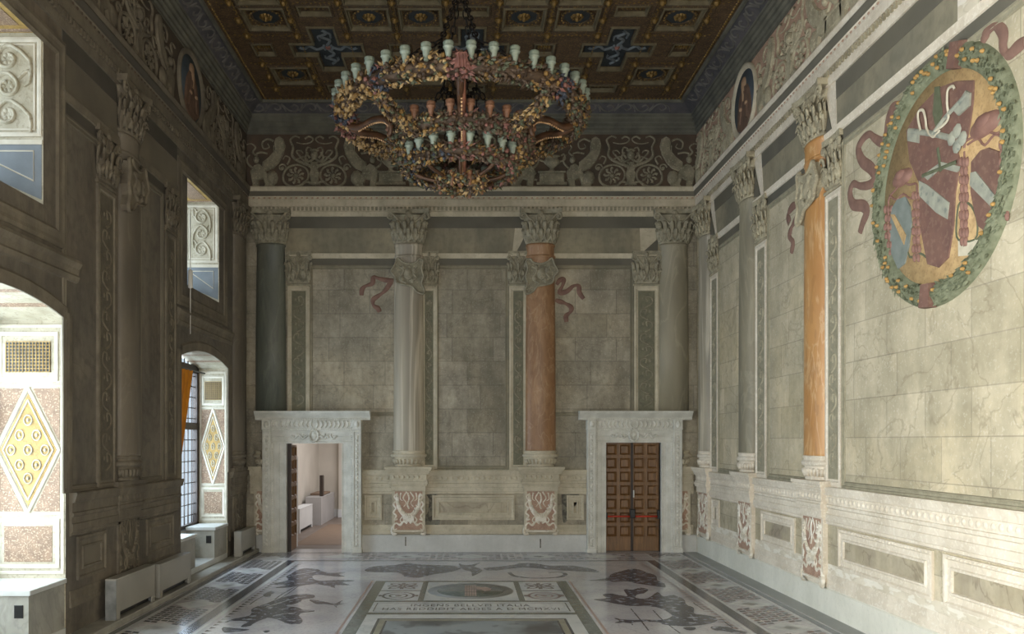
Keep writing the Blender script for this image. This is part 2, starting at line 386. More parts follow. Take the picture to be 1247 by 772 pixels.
M['skin']=mat('medallion_skin','#a08468','#8a6f57',6,.8)
M['rev_pale']=mat('reveal_pale_stucco','#b3ab97','#989079',3,.6,.2,40,speck='#7f765f',ss=22,sk=.45,st=.57)
M['rev_gold']=mat('reveal_ochre','#b0904f','#957840',6,.6,.2,50,speck='#75623f',ss=24,sk=.4)
M['rev_red']=mat('reveal_redbrown','#8d735c','#755e4a',9,.65,.2,60,speck='#c0ac90',ss=40,sk=.5)
M['rev_grey']=mat('reveal_grey_blue','#767d82','#62696f',3,.6,.1,40)
M['rev_white']=mat('reveal_white_line','#cdc6b5','#b9b2a0',5,.6,.1,40)
M['nr_wall']=mat('next_room_wall','#cdc6bc','#c0b9af',1,.8)
M['nr_white']=mat('next_room_white','#d9dadb','#cccdcf',1,.6)
M['nr_floor']=mat('next_room_floor','#7d7068','#6f635b',2,.5)
M['nr_carpet']=mat('next_room_red_floor','#85705f','#776353',4,.7,stretch=(1,4,1))
M['nr_grey']=mat('next_room_cabinet','#b5b3b4','#a5a3a4',1,.5)
def glass():
    m=bpy.data.materials.new('window_glass'); m.use_nodes=True; N=m.node_tree.nodes; L=m.node_tree.links
    N.clear(); o=N.new('ShaderNodeOutputMaterial'); t=N.new('ShaderNodeBsdfTransparent'); g=N.new('ShaderNodeBsdfGlossy'); g.inputs['Roughness'].default_value=.05
    x=N.new('ShaderNodeMixShader'); x.inputs[0].default_value=.06; t.inputs[0].default_value=(.93,.97,.97,1)
    L.new(t.outputs[0],x.inputs[1]); L.new(g.outputs[0],x.inputs[2]); L.new(x.outputs[0],o.inputs[0]); return m
M['glass']=glass()
WM={'B':dict(field='fresco',mould='cream',slate='slate',band='band',carve='carve',cap='capstone',bg='frieze_bg',arab='arab'),
    'R':dict(field='fresco_r',mould='cream_r',slate='slate',band='band',carve='carve_r',cap='carve_r',bg='redgold',arab='arab_r'),  # right set paler: the light on that wall put into the colours
    'L':dict(field='fresco_l',mould='cream_l',slate='slate_l',band='band_l',carve='carve_l',cap='carve_l',bg='frieze_bg_l',arab='arab_l')}  # left set darker: shade of the window wall put into the colours
# ------------------------------------------------------------------ room shell
def struct(name, mb, mats, label, cat):
    o=mb.build(name,mats); return tag(o,label,cat,kind='structure')
LOW=[(15.42,18.42,.64),(8.0,11.0,1.0),(.7,3.7,1.0)]      # lower window niches: y0, y1, depth
UPP=[(15.78,17.8,.75),(8.4,10.42,1.0),(1.1,3.1,1.0)]
ZS,ZP=4.32,4.52
DL=(-4.38,-3.04,0,2.64); DR=(3.36,4.70,0,2.66)
mb=MB(); grid_holes(mb,BACK,XL,XR,0,11,[DL,DR],0,-.55)
wall_back=struct('wall_back',mb,M['fresco'],'end wall painted as grey-green stone blocks, with two white marble doorways','wall')
mb=MB(); mb.add([RIGHT.P(YF,0),RIGHT.P(YB,0),RIGHT.P(YB,11),RIGHT.P(YF,11)],[(0,1,2,3)])
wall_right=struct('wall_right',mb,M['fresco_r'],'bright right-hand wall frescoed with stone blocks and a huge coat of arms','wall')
mb=MB(); grid_holes(mb,LEFT,YF,YB,0,11,[(a,b,0,ZP) for a,b,_ in LOW]+[(a,b,5.7,7.88) for a,b,_ in UPP],0,0)
def arch_z(y,a,b): 
    c=(a+b)/2; h=(b-a)/2; k=(y-c)/h
    return ZS+(ZP-ZS)*math.sqrt(max(0,1-k*k*.999)) if False else ZS+(ZP-ZS)*(1-k*k)
for a,b,_ in LOW:
    K=16
    for i in range(K):
        ya=a+(b-a)*i/K; yb=a+(b-a)*(i+1)/K
        mb.add([LEFT.P(ya,arch_z(ya,a,b)),LEFT.P(yb,arch_z(yb,a,b)),LEFT.P(yb,ZP),LEFT.P(ya,ZP)],[(0,1,2,3)])
wall_left=struct('wall_left',mb,M['fresco_l'],'dark shaded brown frescoed window wall on the left, cut by deep bright window niches','wall')
FRONT=Fr((0,YF,0),(1,0,0),(0,0,1),(0,1,0)); FW=[(-4.3,-1.9,.9,4.4),(-1.1,1.3,.9,4.4),(2.1,4.5,.9,4.4)]; mb=MB(); grid_holes(mb,FRONT,XL,XR,0,11,FW,0,-.6)  # openings added behind the viewer to let in fill light
struct('wall_front',mb,M['band'],'plain plastered wall closing the hall behind the viewer','wall')
mb=MB(); mb.add([FLOOR.P(-6.6,YF,0),FLOOR.P(XR,YF,0),FLOOR.P(XR,YB+.6,0),FLOOR.P(-6.6,YB+.6,0)],[(0,1,2,3)])
floor=struct('floor',mb,M['fl_base'],'polished mosaic floor of white marble with dark sea creatures and a framed central panel','floor')

# ------------------------------------------------------------------ ceiling
CX=[-2.88,.1,3.1]; CY=[17,13.6,10.2,6.8,3.4,0]
sq=[];cr=[];rc=[]
for cy in CY:
    for i,cx in enumerate(CX):
        for sx in (-1,1):
            for sy in (-1,1): sq.append((cx+sx*.99,cy+sy*1.22))
        cr.append((cx,cy)); rc.append((cx,cy+1.86,.3,.16))
        rc.append((cx+(1.49 if i<2 else 1.33),cy,.2,.24))
        if i==0: rc.append((cx-1.33,cy,.2,.24))
HS=.40
holes=[(x-HS,x+HS,y-HS,y+HS) for x,y in sq]
for x,y in cr: holes+=[(x-.28,x+.28,y-.95,y+.95),(x-.76,x+.76,y-.28,y+.28)]
holes+=[(x-a,x+a,y-b,y+b) for x,y,a,b in rc]
mb=MB(); grid_holes(mb,CEIL,XL+.5,XR-.5,YF,19.5,holes,0,-.07,back=True)
mb.add([(XL-.3,YF-.3,11.05),(XR+.3,YF-.3,11.05),(XR+.3,YB+.3,11.05),(XL-.3,YB+.3,11.05)],[(0,1,2,3)])
ceiling=struct('ceiling',mb,M['giltwood'],'dark coffered wooden ceiling with gilt rosettes and blue cross-shaped coffers','ceiling')
prof_c=[(0,.02),(.02,.02),(.04,-.02),(.07,-.04)]
def near(y): return y>12.2
for x,y in sq:
    if y<8: continue
    m=MB(); m.cur=0
    m.frame(CEIL,x-HS,x+HS,y-HS,y+HS,[(-.015,.0),(-.01,.025),(.02,.025),(.03,-.02),(.05,-.03),(.05,-.07)]); m.cur=1; m.frame(CEIL,x-HS-.075,x+HS+.075,y-HS-.075,y+HS+.075,[(0,0),(.01,.02),(.02,.02),(.03,0)])
    m.cur=1; m.ring(CEIL,x,y,[(.34,-.068),(.335,-.03),(.27,-.035),(.26,-.06)],8,rot=PI/8)
    m.cur=2; m.cap=True; m.ring(CEIL,x,y,[(.265,-.07),(.265,-.055)],8,rot=PI/8); m.cap=False
    c=m.build('coffer',[M['coffcream'],M['giltdark'],M['blue']],ceiling)
    if near(y):
        r=MB()
        r.dome(CEIL,x,y,.055,.055,.11,-.06,8,3)
        for k in range(8):
            t=2*PI*k/8; r.dome(CEIL,x+.085*math.cos(t),y+.085*math.sin(t),.045,.045,.05,-.055,6,2)
        for k in range(20):
            t=2*PI*k/20; r.dome(CEIL,x+.30*math.cos(t),y+.30*math.sin(t),.02,.02,.025,-.035,5,2)
        for k in range(-4,5):
            for a,b in ((k*.075,-.345),(k*.075,.345),(-.345,k*.075),(.345,k*.075)): r.dome(CEIL,x+a,y+b,.014,.014,.02,-.06,4,1)
        r.build('rosette',M['gilt'],c)
for x,y in cr:
    if y<8: continue
    m=MB()
    pts=[(-.28,-.95),(.28,-.95),(.28,-.28),(.76,-.28),(.76,.28),(.28,.28),(.28,.95),(-.28,.95),(-.28,.28),(-.76,.28),(-.76,-.28),(-.28,-.28)]
    ins=[(u-.045*(1 if u>0 else -1),v-.045*(1 if v>0 else -1)) for u,v in pts]
    n=len(pts)
    vs=[CEIL.P(x+u,y+v,.03) for u,v in pts]+[CEIL.P(x+u,y+v,.03) for u,v in ins]+[CEIL.P(x+u,y+v,-.06) for u,v in ins]+[CEIL.P(x+u,y+v,0) for u,v in pts]
    m.add(vs,[(i,(i+1)%n,n+(i+1)%n,n+i) for i in range(n)]+[(n+i,n+(i+1)%n,2*n+(i+1)%n,2*n+i) for i in range(n)]+[(i,(i+1)%n,3*n+(i+1)%n,3*n+i) for i in range(n)])
    m.cur=1; m.poly(CEIL,[(x+u,y+v) for u,v in [(a*.93,b*.95) for a,b in ins]],-.07,-.055)
    c=m.build('cross_coffer',[M['coffcream'],M['blue']],ceiling)
    if near(y):
        r=MB(); r.cur=0
        for s in (-1,1):
            r.stroke(CEIL,[(x,y+s*.1),(x+.08,y+s*.3),(x-.07,y+s*.45),(x+.06,y+s*.6),(x-.02,y+s*.72)],.06,.04,-.055,n=5)
            r.stroke(CEIL,[(x-.12,y+s*.3),(x-.13,y+s*.45),(x-.05,y+s*.5)],.05,.03,-.055); r.stroke(CEIL,[(x+.12,y+s*.4),(x+.13,y+s*.55),(x+.05,y+s*.62)],.05,.03,-.055)
            r.stroke(CEIL,[(x+s*.1,y),(x+s*.25,y+.08),(x+s*.38,y-.06),(x+s*.5,y+.06),(x+s*.6,y)],.06,.04,-.055,n=5)
        for k in range(8):
            t=2*PI*k/8; r.dome(CEIL,x+.1*math.cos(t),y+.1*math.sin(t),.04,.04,.04,-.055,5,2)
        r.cur=1; r.dome(CEIL,x,y,.06,.06,.06,-.055,8,2)
        r.build('cross_relief',[M['bluelight'],M['g_pink']],c)
for x,y,a,b in rc:
    if y<8: continue
    m=MB(); m.frame(CEIL,x-a,x+a,y-b,y+b,[(-.01,0),(-.01,.025),(.02,.02),(.03,-.06)])
    m.cur=1
    if near(y):
        for i in range(5): m.dome(CEIL,x-a*.55+a*1.1*i/4,y,.025,b*.4,.04,-.065,5,2)
    m.build('small_coffer',[M['coffcream'],M['gilt']],ceiling)
bs=set()
for cy in CY[:1]:
    for cx in CX:
        for sx in (-1,1):
            for ox in (-.5,.5):
                for yy in (-1.85,-1.22,-.62,.62,1.22,1.85):
                    if abs(yy)==1.22 or True: bs.add((round(cx+sx*.99+ox,1),round(cy+yy,2)))
bs=sorted(bs)[:98]
bm0=MB(); O0=Fr((0,0,0),(1,0,0),(0,1,0),(0,0,-1)); bm0.dome(O0,0,0,.065,.065,.09,0,8,3); bm0.ring(O0,0,0,[(.085,0),(.085,.02),(.06,.02)],8)
bme=bm0.mesh('gilt_boss',M['gilt'])
for x,y in bs:
    if y>19.45: continue
    o=bpy.data.objects.new('gilt_boss',bme); COL.objects.link(o); o.parent=ceiling; o.location=(x,y,ZC)
m=MB()
for y in (19.22,):
    for k in range(110): m.dome(CEIL,XL+.62+k*.09,19.42,.028,.028,.03,0,5,2)
for k in range(150):
    m.dome(CEIL,XL+.6,19.36-k*.09,.028,.028,.03,0,5,2); m.dome(CEIL,XR-.6,19.36-k*.09,.028,.028,.03,0,5,2)
for x in [-4.36,-3.37,-2.38,-1.39,-.38,.6,1.6,2.6,3.6,4.58]:   # carved runs down the ribs
    for k in range(48): m.dome(CEIL,x,15.0+k*.09,.02,.03,.02,0,4,1)
def inhole(x,y,e=.07): return any(h[0]-e<x<h[1]+e and h[2]-e<y<h[3]+e for h in holes)
for cx in CX:
    for x in (cx-.49,cx+.49,cx+1.49,cx-1.49):
        if not XL+.7<x<XR-.7: continue
        for k in range(58):
            y=14.6+k*.082
            if y<19.2 and not inhole(x,y,.05): m.dome(CEIL,x+.018*(1 if k%2 else -1),y,.022,.034,.022,0,4,1)
for y in (15.18,16.39,17.61,18.82,17.0+1.5):
    for k in range(115):
        x=XL+.75+k*.083
        if x<XR-.7 and not inhole(x,y,.05): m.dome(CEIL,x,y+.018*(1 if k%2 else -1),.034,.022,.022,0,4,1)
m.build('bead_row',M['gilt'],ceiling)
m=MB()
for x,y,a,b in rc:
    if y>12: m.frame(CEIL,x-a-.06,x+a+.06,y-b-.06,y+b+.06,[(0,0),(.01,.018),(.02,.018),(.03,0)])
for cx in CX:
    for x in (cx-.56,cx-.42,cx+.42,cx+.56,cx+1.42,cx+1.56):
        if x<XR-.7:
            y=14.6; 
            while y<19.3:
                y2=y
                while y2<19.3 and not inhole(x,y2,.02): y2+=.05
                if y2-y>.2: m.box(CEIL,x-.008,x+.008,y,y2,0,.018)
                y=y2+.05
m.build('rib_fillet',M['giltdark'],ceiling)

# ------------------------------------------------------------------ cornice under the ceiling
def cornice(name,f,u0,u1,m0,m1,label):
    m=MB()
    P=[(10.16,0),(10.16,.03),(10.22,.03),(10.24,.06),(10.30,.06),(10.33,.10),(10.40,.10),(10.43,.14),(10.50,.14),(10.53,.18),(10.58,.18),(10.60,.2)]
    m.cur=0; m.prof_u(f,u0,u1,P,m0,m1)
    m.cur=1; m.prof_u(f,u0,u1,[(10.60,.2),(10.78,.46)],m0,m1)
    m.cur=2; m.prof_u(f,u0,u1,[(10.78,.45),(10.74,.47),(10.74,.52),(10.82,.54)],m0,m1)
    m.cur=3
    S=Fr(f.P(0,10.60,.2),f.u,(f.v*.18+f.n*.26).normalized(),(f.n*.18-f.v*.26).normalized())
    L=math.hypot(.18,.26); a=u0+.35; k=0
    while a<u1-.6:
        s=1 if k%2 else -1; c=L/2
        m.stroke(S,[(a-.25,c-s*.1),(a-.1,c+s*.07),(a+.05,c+s*.1),(a+.14,c),(a+.06,c-s*.07),(a-.02,c-s*.02)],.045,.02,.004,n=3,ns=3)
        m.stroke(S,[(a+.1,c+s*.08),(a+.2,c+s*.02),(a+.25,c-s*.1)],.04,.02,.004,n=3,ns=3)
        a+=.42; k+=1
    return struct(name,m,[M['cornice'],M['covescroll'],M['cornice'],M['scrollpale']],label,'cornice')
cornice('trim_1',BACK,XL,XR,1,1,'stepped cornice with a painted scroll band along the end wall, under the ceiling')
cornice('trim_2',RIGHT,YF,YB,0,1,'stepped ceiling cornice with a painted scroll band running along the right wall')
cornice('trim_3',LEFT,YF,YB,0,1,'stepped ceiling cornice with a painted scroll band running along the dark left wall')

# ------------------------------------------------------------------ entablature + frieze
def entab(name,f,u0,u1,m0,m1,k,label):
    m=MB(); w=WM[k]
    m.cur=0; m.prof_u(f,u0,u1,[(8.16,0),(8.16,.04),(8.27,.05),(8.29,.04),(8.40,.045),(8.40,.07),(8.56,.07),(8.58,.06),(8.62,.06),(8.64,.075)],m0,m1)
    m.cur=1; m.prof_u(f,u0,u1,[(8.64,.075),(8.67,.08),(8.75,.11)],m0,m1)
    m.cur=0; m.prof_u(f,u0,u1,[(8.75,.12),(8.84,.135),(8.87,.12),(8.90,0)],m0,m1)
    m.cur=2; a=u0+.05
    lo=12 if k!='B' else u0
    a=max(a,8.6) if k!='B' else a
    while a<u1-.1:
        m.box(f,a,a+.05,8.30,8.385,.03,.075); a+=.1
    m.cur=3; a=max(u0,8.6) if k!='B' else u0+.06
    while a<u1-.1:
        m.dome(f,a,8.60,.035,.02,.025,.055,6,2); a+=.13
    return struct(name,m,[M[w['mould']],M[w['slate']],M[w['cap']],M['redgold'] if k!='L' else M['frieze_bg']],label,'moulding')
entab('trim_4',BACK,XL,XR,1,1,'B','painted entablature with dentils under the frieze of the end wall')
entab('trim_5',RIGHT,YF,YB,0,1,'R','pale entablature with dentils under the frieze of the right wall')
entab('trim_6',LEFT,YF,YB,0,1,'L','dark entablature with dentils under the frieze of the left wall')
def frieze(name,f,u0,u1,k,masks,urns,label):
    w=WM[k]; g=MB(); g.box(f,u0,u1,8.88,10.18,0,.012)
    fr=struct(name,g,M[w['bg']],label,'frieze')
    X=.00298*1.12; Zt=10.44
    def H(pts,c,s): return [(c+s*(x-560)*X, Zt-y*.00298) for x,y in pts]
    sgn=-1 if k in 'R' else 1
    for c in masks:
        m=MB()
        tp=lambda t:1-.55*t
        for s in (-1,1):
            m.stroke(f,H([(530,370),(600,345),(680,310),(722,265),(716,200),(735,140),(700,108),(665,122)],c,s),.085,.045,.012,taper=tp)
            m.stroke(f,H([(600,345),(650,290),(690,235),(660,225),(640,250)],c,s),.06,.035,.012,taper=tp)
            m.stroke(f,H([(590,290),(620,240),(610,200),(580,210)],c,s),.06,.04,.012,taper=tp)
            m.stroke(f,H([(690,300),(640,275),(600,310)],c,s),.05,.03,.012,taper=tp)
            m.stroke(f,H([(630,130),(600,110),(570,130),(590,160),(640,170),(690,160)],c,s),.05,.03,.012,taper=tp)
            m.stroke(f,H([(560,505),(620,478),(660,510),(720,520),(775,490),(788,430),(760,370),(700,342),(640,355),(606,400),(610,460),(650,500)],c,s),.065,.04,.012,taper=lambda t:1-.3*t)
            cx,cy=H([(695,430)],c,s)[0]
            for q in range(9):
                a=2*PI*q/9
                m.stroke(f,[(cx+.07*math.cos(a),cy+.07*math.sin(a)),(cx+.15*math.cos(a+.35),cy+.14*math.sin(a+.35)),(cx+.2*math.cos(a+.15),cy+.2*math.sin(a+.15))],.07,.035,.012,n=3,taper=lambda t:.5+t*.6)
            m.dome(f,cx,cy,.06,.06,.04,.012,8,2)
            cx,cy=H([(795,365)],c,s)[0]
            m.stroke(f,[(cx+.1*math.cos(t)*(1-t/9),cy+.1*math.sin(t)*(1-t/9)) for t in [q*.8 for q in range(10)]],.04,.03,.012,n=2)
            m.dome(f,cx,cy,.04,.04,.03,.012,6,2)
            m.stroke(f,H([(760,340),(740,290),(770,270),(790,300)],c,s),.05,.03,.012,taper=tp)
        m.dome(f,c,9.66,.09,.12,.09,.012,10,3)
        m.dome(f,c,9.78,.12,.05,.05,.012,8,2)
        for s in (-1,1): m.stroke(f,[(c+s*.03,9.56),(c+s*.15,9.5),(c+s*.22,9.6),(c+s*.16,9.72)],.06,.04,.012); m.dome(f,c+s*.09,9.4,.08,.05,.05,.012,8,2)
        m.poly(f,[(c-.16,8.93),(c+.16,8.93),(c+.09,9.02),(c+.13,9.2),(c+.07,9.36),(c+.1,9.5),(c-.1,9.5),(c-.07,9.36),(c-.13,9.2),(c-.09,9.02)],.012,.05,.02)
        m.build('scroll_relief',M[w['carve']],fr)
        for s in (-1,1):
            m=MB()
            if not (u0-.2< c+s*1.3 < u1+.2): continue
            m.poly(f,H([(770,190),(785,130),(815,108),(845,125),(855,165),(850,220),(890,275),(940,320),(945,380),(905,395),(860,375),(820,330),(785,260)],c,s),.012,.055,.02)
            for q in range(4):
                m.stroke(f,H([(800+q*18,150+q*12),(805+q*18,220+q*14),(850+q*18,300+q*10),(900+q*10,360+q*4)],c,s),.025,.012,.052,n=3,ns=2)
            m.poly(f,H([(895,430),(925,360),(965,330),(1000,345),(1030,395),(1022,450),(1010,525),(960,528),(965,470),(935,460),(920,500),(930,528),(880,528),(850,520),(840,470),(855,420)],c,s),.012,.06,.022)
            x,y=H([(868,450)],c,s)[0]; m.dome(f,x,y,.15,.19,.07,.02,9,3)
            x,y=H([(985,300)],c,s)[0]; m.dome(f,x,y,.075,.09,.07,.012,9,3)
            m.stroke(f,H([(975,275),(1010,240),(990,200),(1020,170),(1060,180)],c,s),.06,.035,.012,taper=tp)
            m.stroke(f,H([(1010,370),(1045,330),(1050,290),(1030,260)],c,s),.06,.035,.012,taper=tp)
            m.stroke(f,H([(855,150),(900,130),(940,160),(930,210),(890,200),(900,170)],c,s),.055,.03,.012,taper=tp)
            m.stroke(f,H([(900,250),(950,240),(985,250)],c,s),.05,.03,.012)
            m.build('winged_sphinx',M[w['carve']],fr)
    for c in urns:
        m=MB()
        m.box(f,c-.30,c+.30,9.0,9.22,.012,.06,.02); m.box(f,c-.37,c+.37,8.93,9.0,.012,.05,.01); m.box(f,c-.34,c+.34,9.22,9.27,.012,.06,.01)
        m.hcol(f,c,[(9.27,.1),(9.3,.06),(9.34,.05),(9.38,.1),(9.46,.19),(9.52,.2),(9.56,.16),(9.6,.14),(9.62,.2),(9.65,.2)],.35,10,.012)
        for s in (-1,1):
            m.stroke(f,[(c+s*.19,9.5),(c+s*.32,9.56),(c+s*.3,9.68),(c+s*.22,9.64)],.045,.03,.012)
            m.stroke(f,[(c,9.66),(c+s*.1,9.8),(c+s*.26,9.82),(c+s*.33,9.95),(c+s*.22,10.0)],.06,.035,.012,taper=tp)
            m.stroke(f,[(c+s*.03,9.7),(c+s*.05,9.9),(c+s*.14,10.05)],.06,.035,.012,taper=tp)
            m.stroke(f,[(c+s*.36,9.05),(c+s*.5,9.1),(c+s*.46,9.25),(c+s*.38,9.2)],.05,.03,.012)
        m.dome(f,c,9.78,.06,.09,.05,.012,8,2)
        m.build('urn_relief',M[w['carve']],fr)
    return fr
frieze('trim_7',BACK,XL,XR,'B',[-3.72,.1,3.98],[-1.86,2.06],'painted frieze of scrolls, winged sphinxes and urns across the end wall')
frieze('trim_8',RIGHT,YF,YB,'R',[18.75,14.2,10.7],[12.45,8.9],'painted frieze of scrolls, winged sphinxes and urns along the right wall')
frieze('trim_9',LEFT,YF,YB,'L',[18.2,13.4,9.7],[11.5],'dim painted frieze of scrolls and winged sphinxes along the left wall')
# plain dado band ends
def medal(f,u,z,label,left):
    t=thing('portrait_medallion',label,'medallion',f.P(u,z-.66,0))
    m=MB(); m.ring(f,u,z,[(.72,.01),(.72,.07),(.68,.08),(.63,.05),(.61,.03)],40)
    m.build('medallion_frame',M['cream' if not left else 'cream_l'],t)
    m=MB(); m.cap=True; m.ring(f,u,z,[(.62,.014),(.62,.03)],40); m.build('blue_ground',M['sky_blue'],t)
    s=-1 if not left else 1
    m=MB()
    m.poly(f,[(u+s*a,z+b) for a,b in [(-.38,-.48),(-.1,-.6),(.2,-.57),(.42,-.42),(.4,-.1),(.3,.15),(.18,.3),(-.1,.32),(-.28,.12),(-.36,-.15)]],.03,.06,.03)
    m.stroke(f,[(u+s*-.2,z-.4),(u-s*.1,z-.05),(u+s*.05,z+.2)],.1,.03,.05); m.stroke(f,[(u+s*.25,z-.4),(u+s*.2,z-.1),(u+s*.1,z+.15)],.1,.03,.05)
    fg=m.build('robe',M['robe'],t)
    m=MB(); m.dome(f,u,z+.36,.1,.14,.06,.03,12,3); m.stroke(f,[(u,z+.3),(u+s*.02,z+.15),(u,z+.0)],.14,.05,.05,taper=lambda q:1-.6*q)
    m.dome(f,u-s*.12,z-.12,.06,.05,.04,.06,8,2); m.dome(f,u+s*.2,z-.1,.06,.05,.04,.06,8,2)
    m.build('head_and_hands',M['skin'],t)
medal(RIGHT,16.5,9.52,'round portrait medallion of a robed bearded man on blue, in the right wall frieze',False)
medal(LEFT,15.9,9.52,'dark round portrait medallion in the frieze of the left wall',True)

# ------------------------------------------------------------------ dado, bands and panels
def eggs(m,f,u0,u1,v,st=.13,ru=.045,rv=.05,h=.02,d0=.04):
    a=u0+st/2
    while a<u1-st/2: m.dome(f,a,v,ru,rv,h,d0,6,2); a+=st
def dado(name,f,spans,k,label,eg=True,panels=()):
    w=WM[k]; m=MB()
    for u0,u1 in spans:
        m.cur=0
        m.prof_u(f,u0,u1,[(1.40,0),(1.42,.03),(1.46,.03),(1.47,.05),(1.57,.05),(1.58,.035),(1.66,.035),(1.68,.06),(1.72,.06),(1.73,.04),(1.86,.045),(1.87,.08),(1.92,.09),(1.98,.11),(2.0,.10),(2.0,0)])
        m.prof_u(f,u0,u1,[(.44,0),(.44,.03),(.5,.03),(.54,.015),(.62,.02),(.66,.01),(.66,0)])
        if eg: eggs(m,f,u0,u1,1.795)
    for a,b in panels:
        m.cur=0; m.frame(f,a,b,.78,1.38,[(0,0),(0,.03),(.04,.035),(.06,.012),(.13,.012),(.145,.03),(.17,.03),(.18,.0)])
        if k=='R': eggs(m,f,a,b,1.35,.08,.025,.02,.015,.03)
        m.cur=1; m.box(f,a+.18,b-.18,.95,1.21,.0,.006)
    return struct(name,m,[M[w['mould']],M['marbpanel' if k!='L' else 'band_l']],label,'dado')
dado('trim_10',BACK,[(XL+.1,-4.95),(-2.55,-2.0),(-2.0,2.95),(5.3,XR-.1)],'B','moulded painted dado running between the doors of the end wall',True,[(-2.5,-2.08),(-.85,1.15),(2.42,2.84)])
dado('trim_11',RIGHT,[(YF,YB-.1)],'R','bright moulded painted dado with veined marble panels along the right wall',True,[(18.2,18.75),(14.0,15.6),(9.85,12.35),(6.9,9.62),(4,6.6)])
dado('trim_12',LEFT,[(YF,.6),(3.8,7.9),(11.1,15.3),(18.55,YB-.1)],'L','shaded brown moulded painted dado between the left window niches',False,[(11.3,12.2),(13.75,15.0)])
def skirt(name,f,spans,mt,label,h=.42):
    m=MB()
    for a,b in spans: m.prof_u(f,a,b,[(0,0),(0,.02),(h-.02,.02),(h,.0)])
    return struct(name,m,mt,label,'baseboard')
skirt('baseboard_back',BACK,[(XL,-4.92),(-2.56,2.9),(5.16,XR)],M['skirt'],'plain bluish-white plaster skirting between the doors of the end wall')
skirt('baseboard_right',RIGHT,[(YF,YB)],M['skirt_r'],'plain white plaster skirting along the foot of the right wall')
m=MB(); m.box(RIGHT,YF,YB-.03,.42,.80,0,.004); m.box(RIGHT,8.95,9.35,7.46,8.16,0,.02,.005); struct('trim_13',m,M['worn'],'worn whitened plaster zone low on the right wall','plaster')
m=MB()
for a,b in ((YF,.7),(3.7,8.0),(11.0,YB)): m.box(LEFT,a,b,0,.09,0,.32,.012)
struct('baseboard_left',m,M['seat'],'low stone kerb along the foot of the left wall under the radiators','kerb')

for x,z,lb in ((-1.5,.27,'small dark mark on the white skirting below the streaked grey column'),(1.78,.22,'thin dark slot in the white skirting below the orange-red column')):
    m=MB(); m.box(BACK,x-.015,x+.015,z-.12,z+.1,.02,.024); tag(m.build('wall_slot',M['shadow_mark']),lb,'slot')
def upper(name,f,k,bays,label):
    """dark soffit band, pale upper band and panel frames between the columns"""
    w=WM[k]; m=MB()
    for (u0,u1,p0,p1,zt) in bays:
        m.cur=0; m.box(f,u0,u1,7.88,8.17,0,.012)
        m.cur=1; m.box(f,u0,u1,zt+.16,7.88,0,.006)
        m.cur=2; m.prof_u(f,u0,u1,[(zt+.04,0),(zt+.05,.03),(zt+.16,.045),(zt+.17,0)])
        m.cur=0; m.box(f,u0,u1,zt-.12,zt+.04,0,.008)
        if p1>p0:
            m.cur=3; m.frame(f,p0,p1,(3.3 if k=='B' and (p0<-3 or p1>3) else 2.0),zt-.12,[(0,0),(0,.02),(.03,.025),(.04,.01),(.07,.01),(.08,.02),(.09,.02),(.10,0)])
    return struct(name,m,[M[w['slate']],M[w['band']],M[w['mould']],M[w['band'] if k!='R' else 'arab_r']],label,'moulding')
upper('trim_14',BACK,'B',[(-4.4,-1.75,-3.86,-1.1,7.1),(-1.1,1.45,-.8,1.02,7.1),(2.1,4.7,1.4,4.06,7.1)],'painted soffit bands and panel frames between the columns of the end wall')
upper('trim_15',RIGHT,'R',[(16.75,18.95,16.75,18.3,7.15),(13.55,16.0,13.2,15.3,7.2),(4.5,12.8,4.6,12.25,7.3)],'painted soffit bands and panel frames between the columns of the right wall')
upper('trim_16',LEFT,'L',[(10.9,12.6,10.9,12.3,7.2),(13.4,15.2,13.45,14.5,7.2)],'dark painted soffit bands between the columns of the left wall')
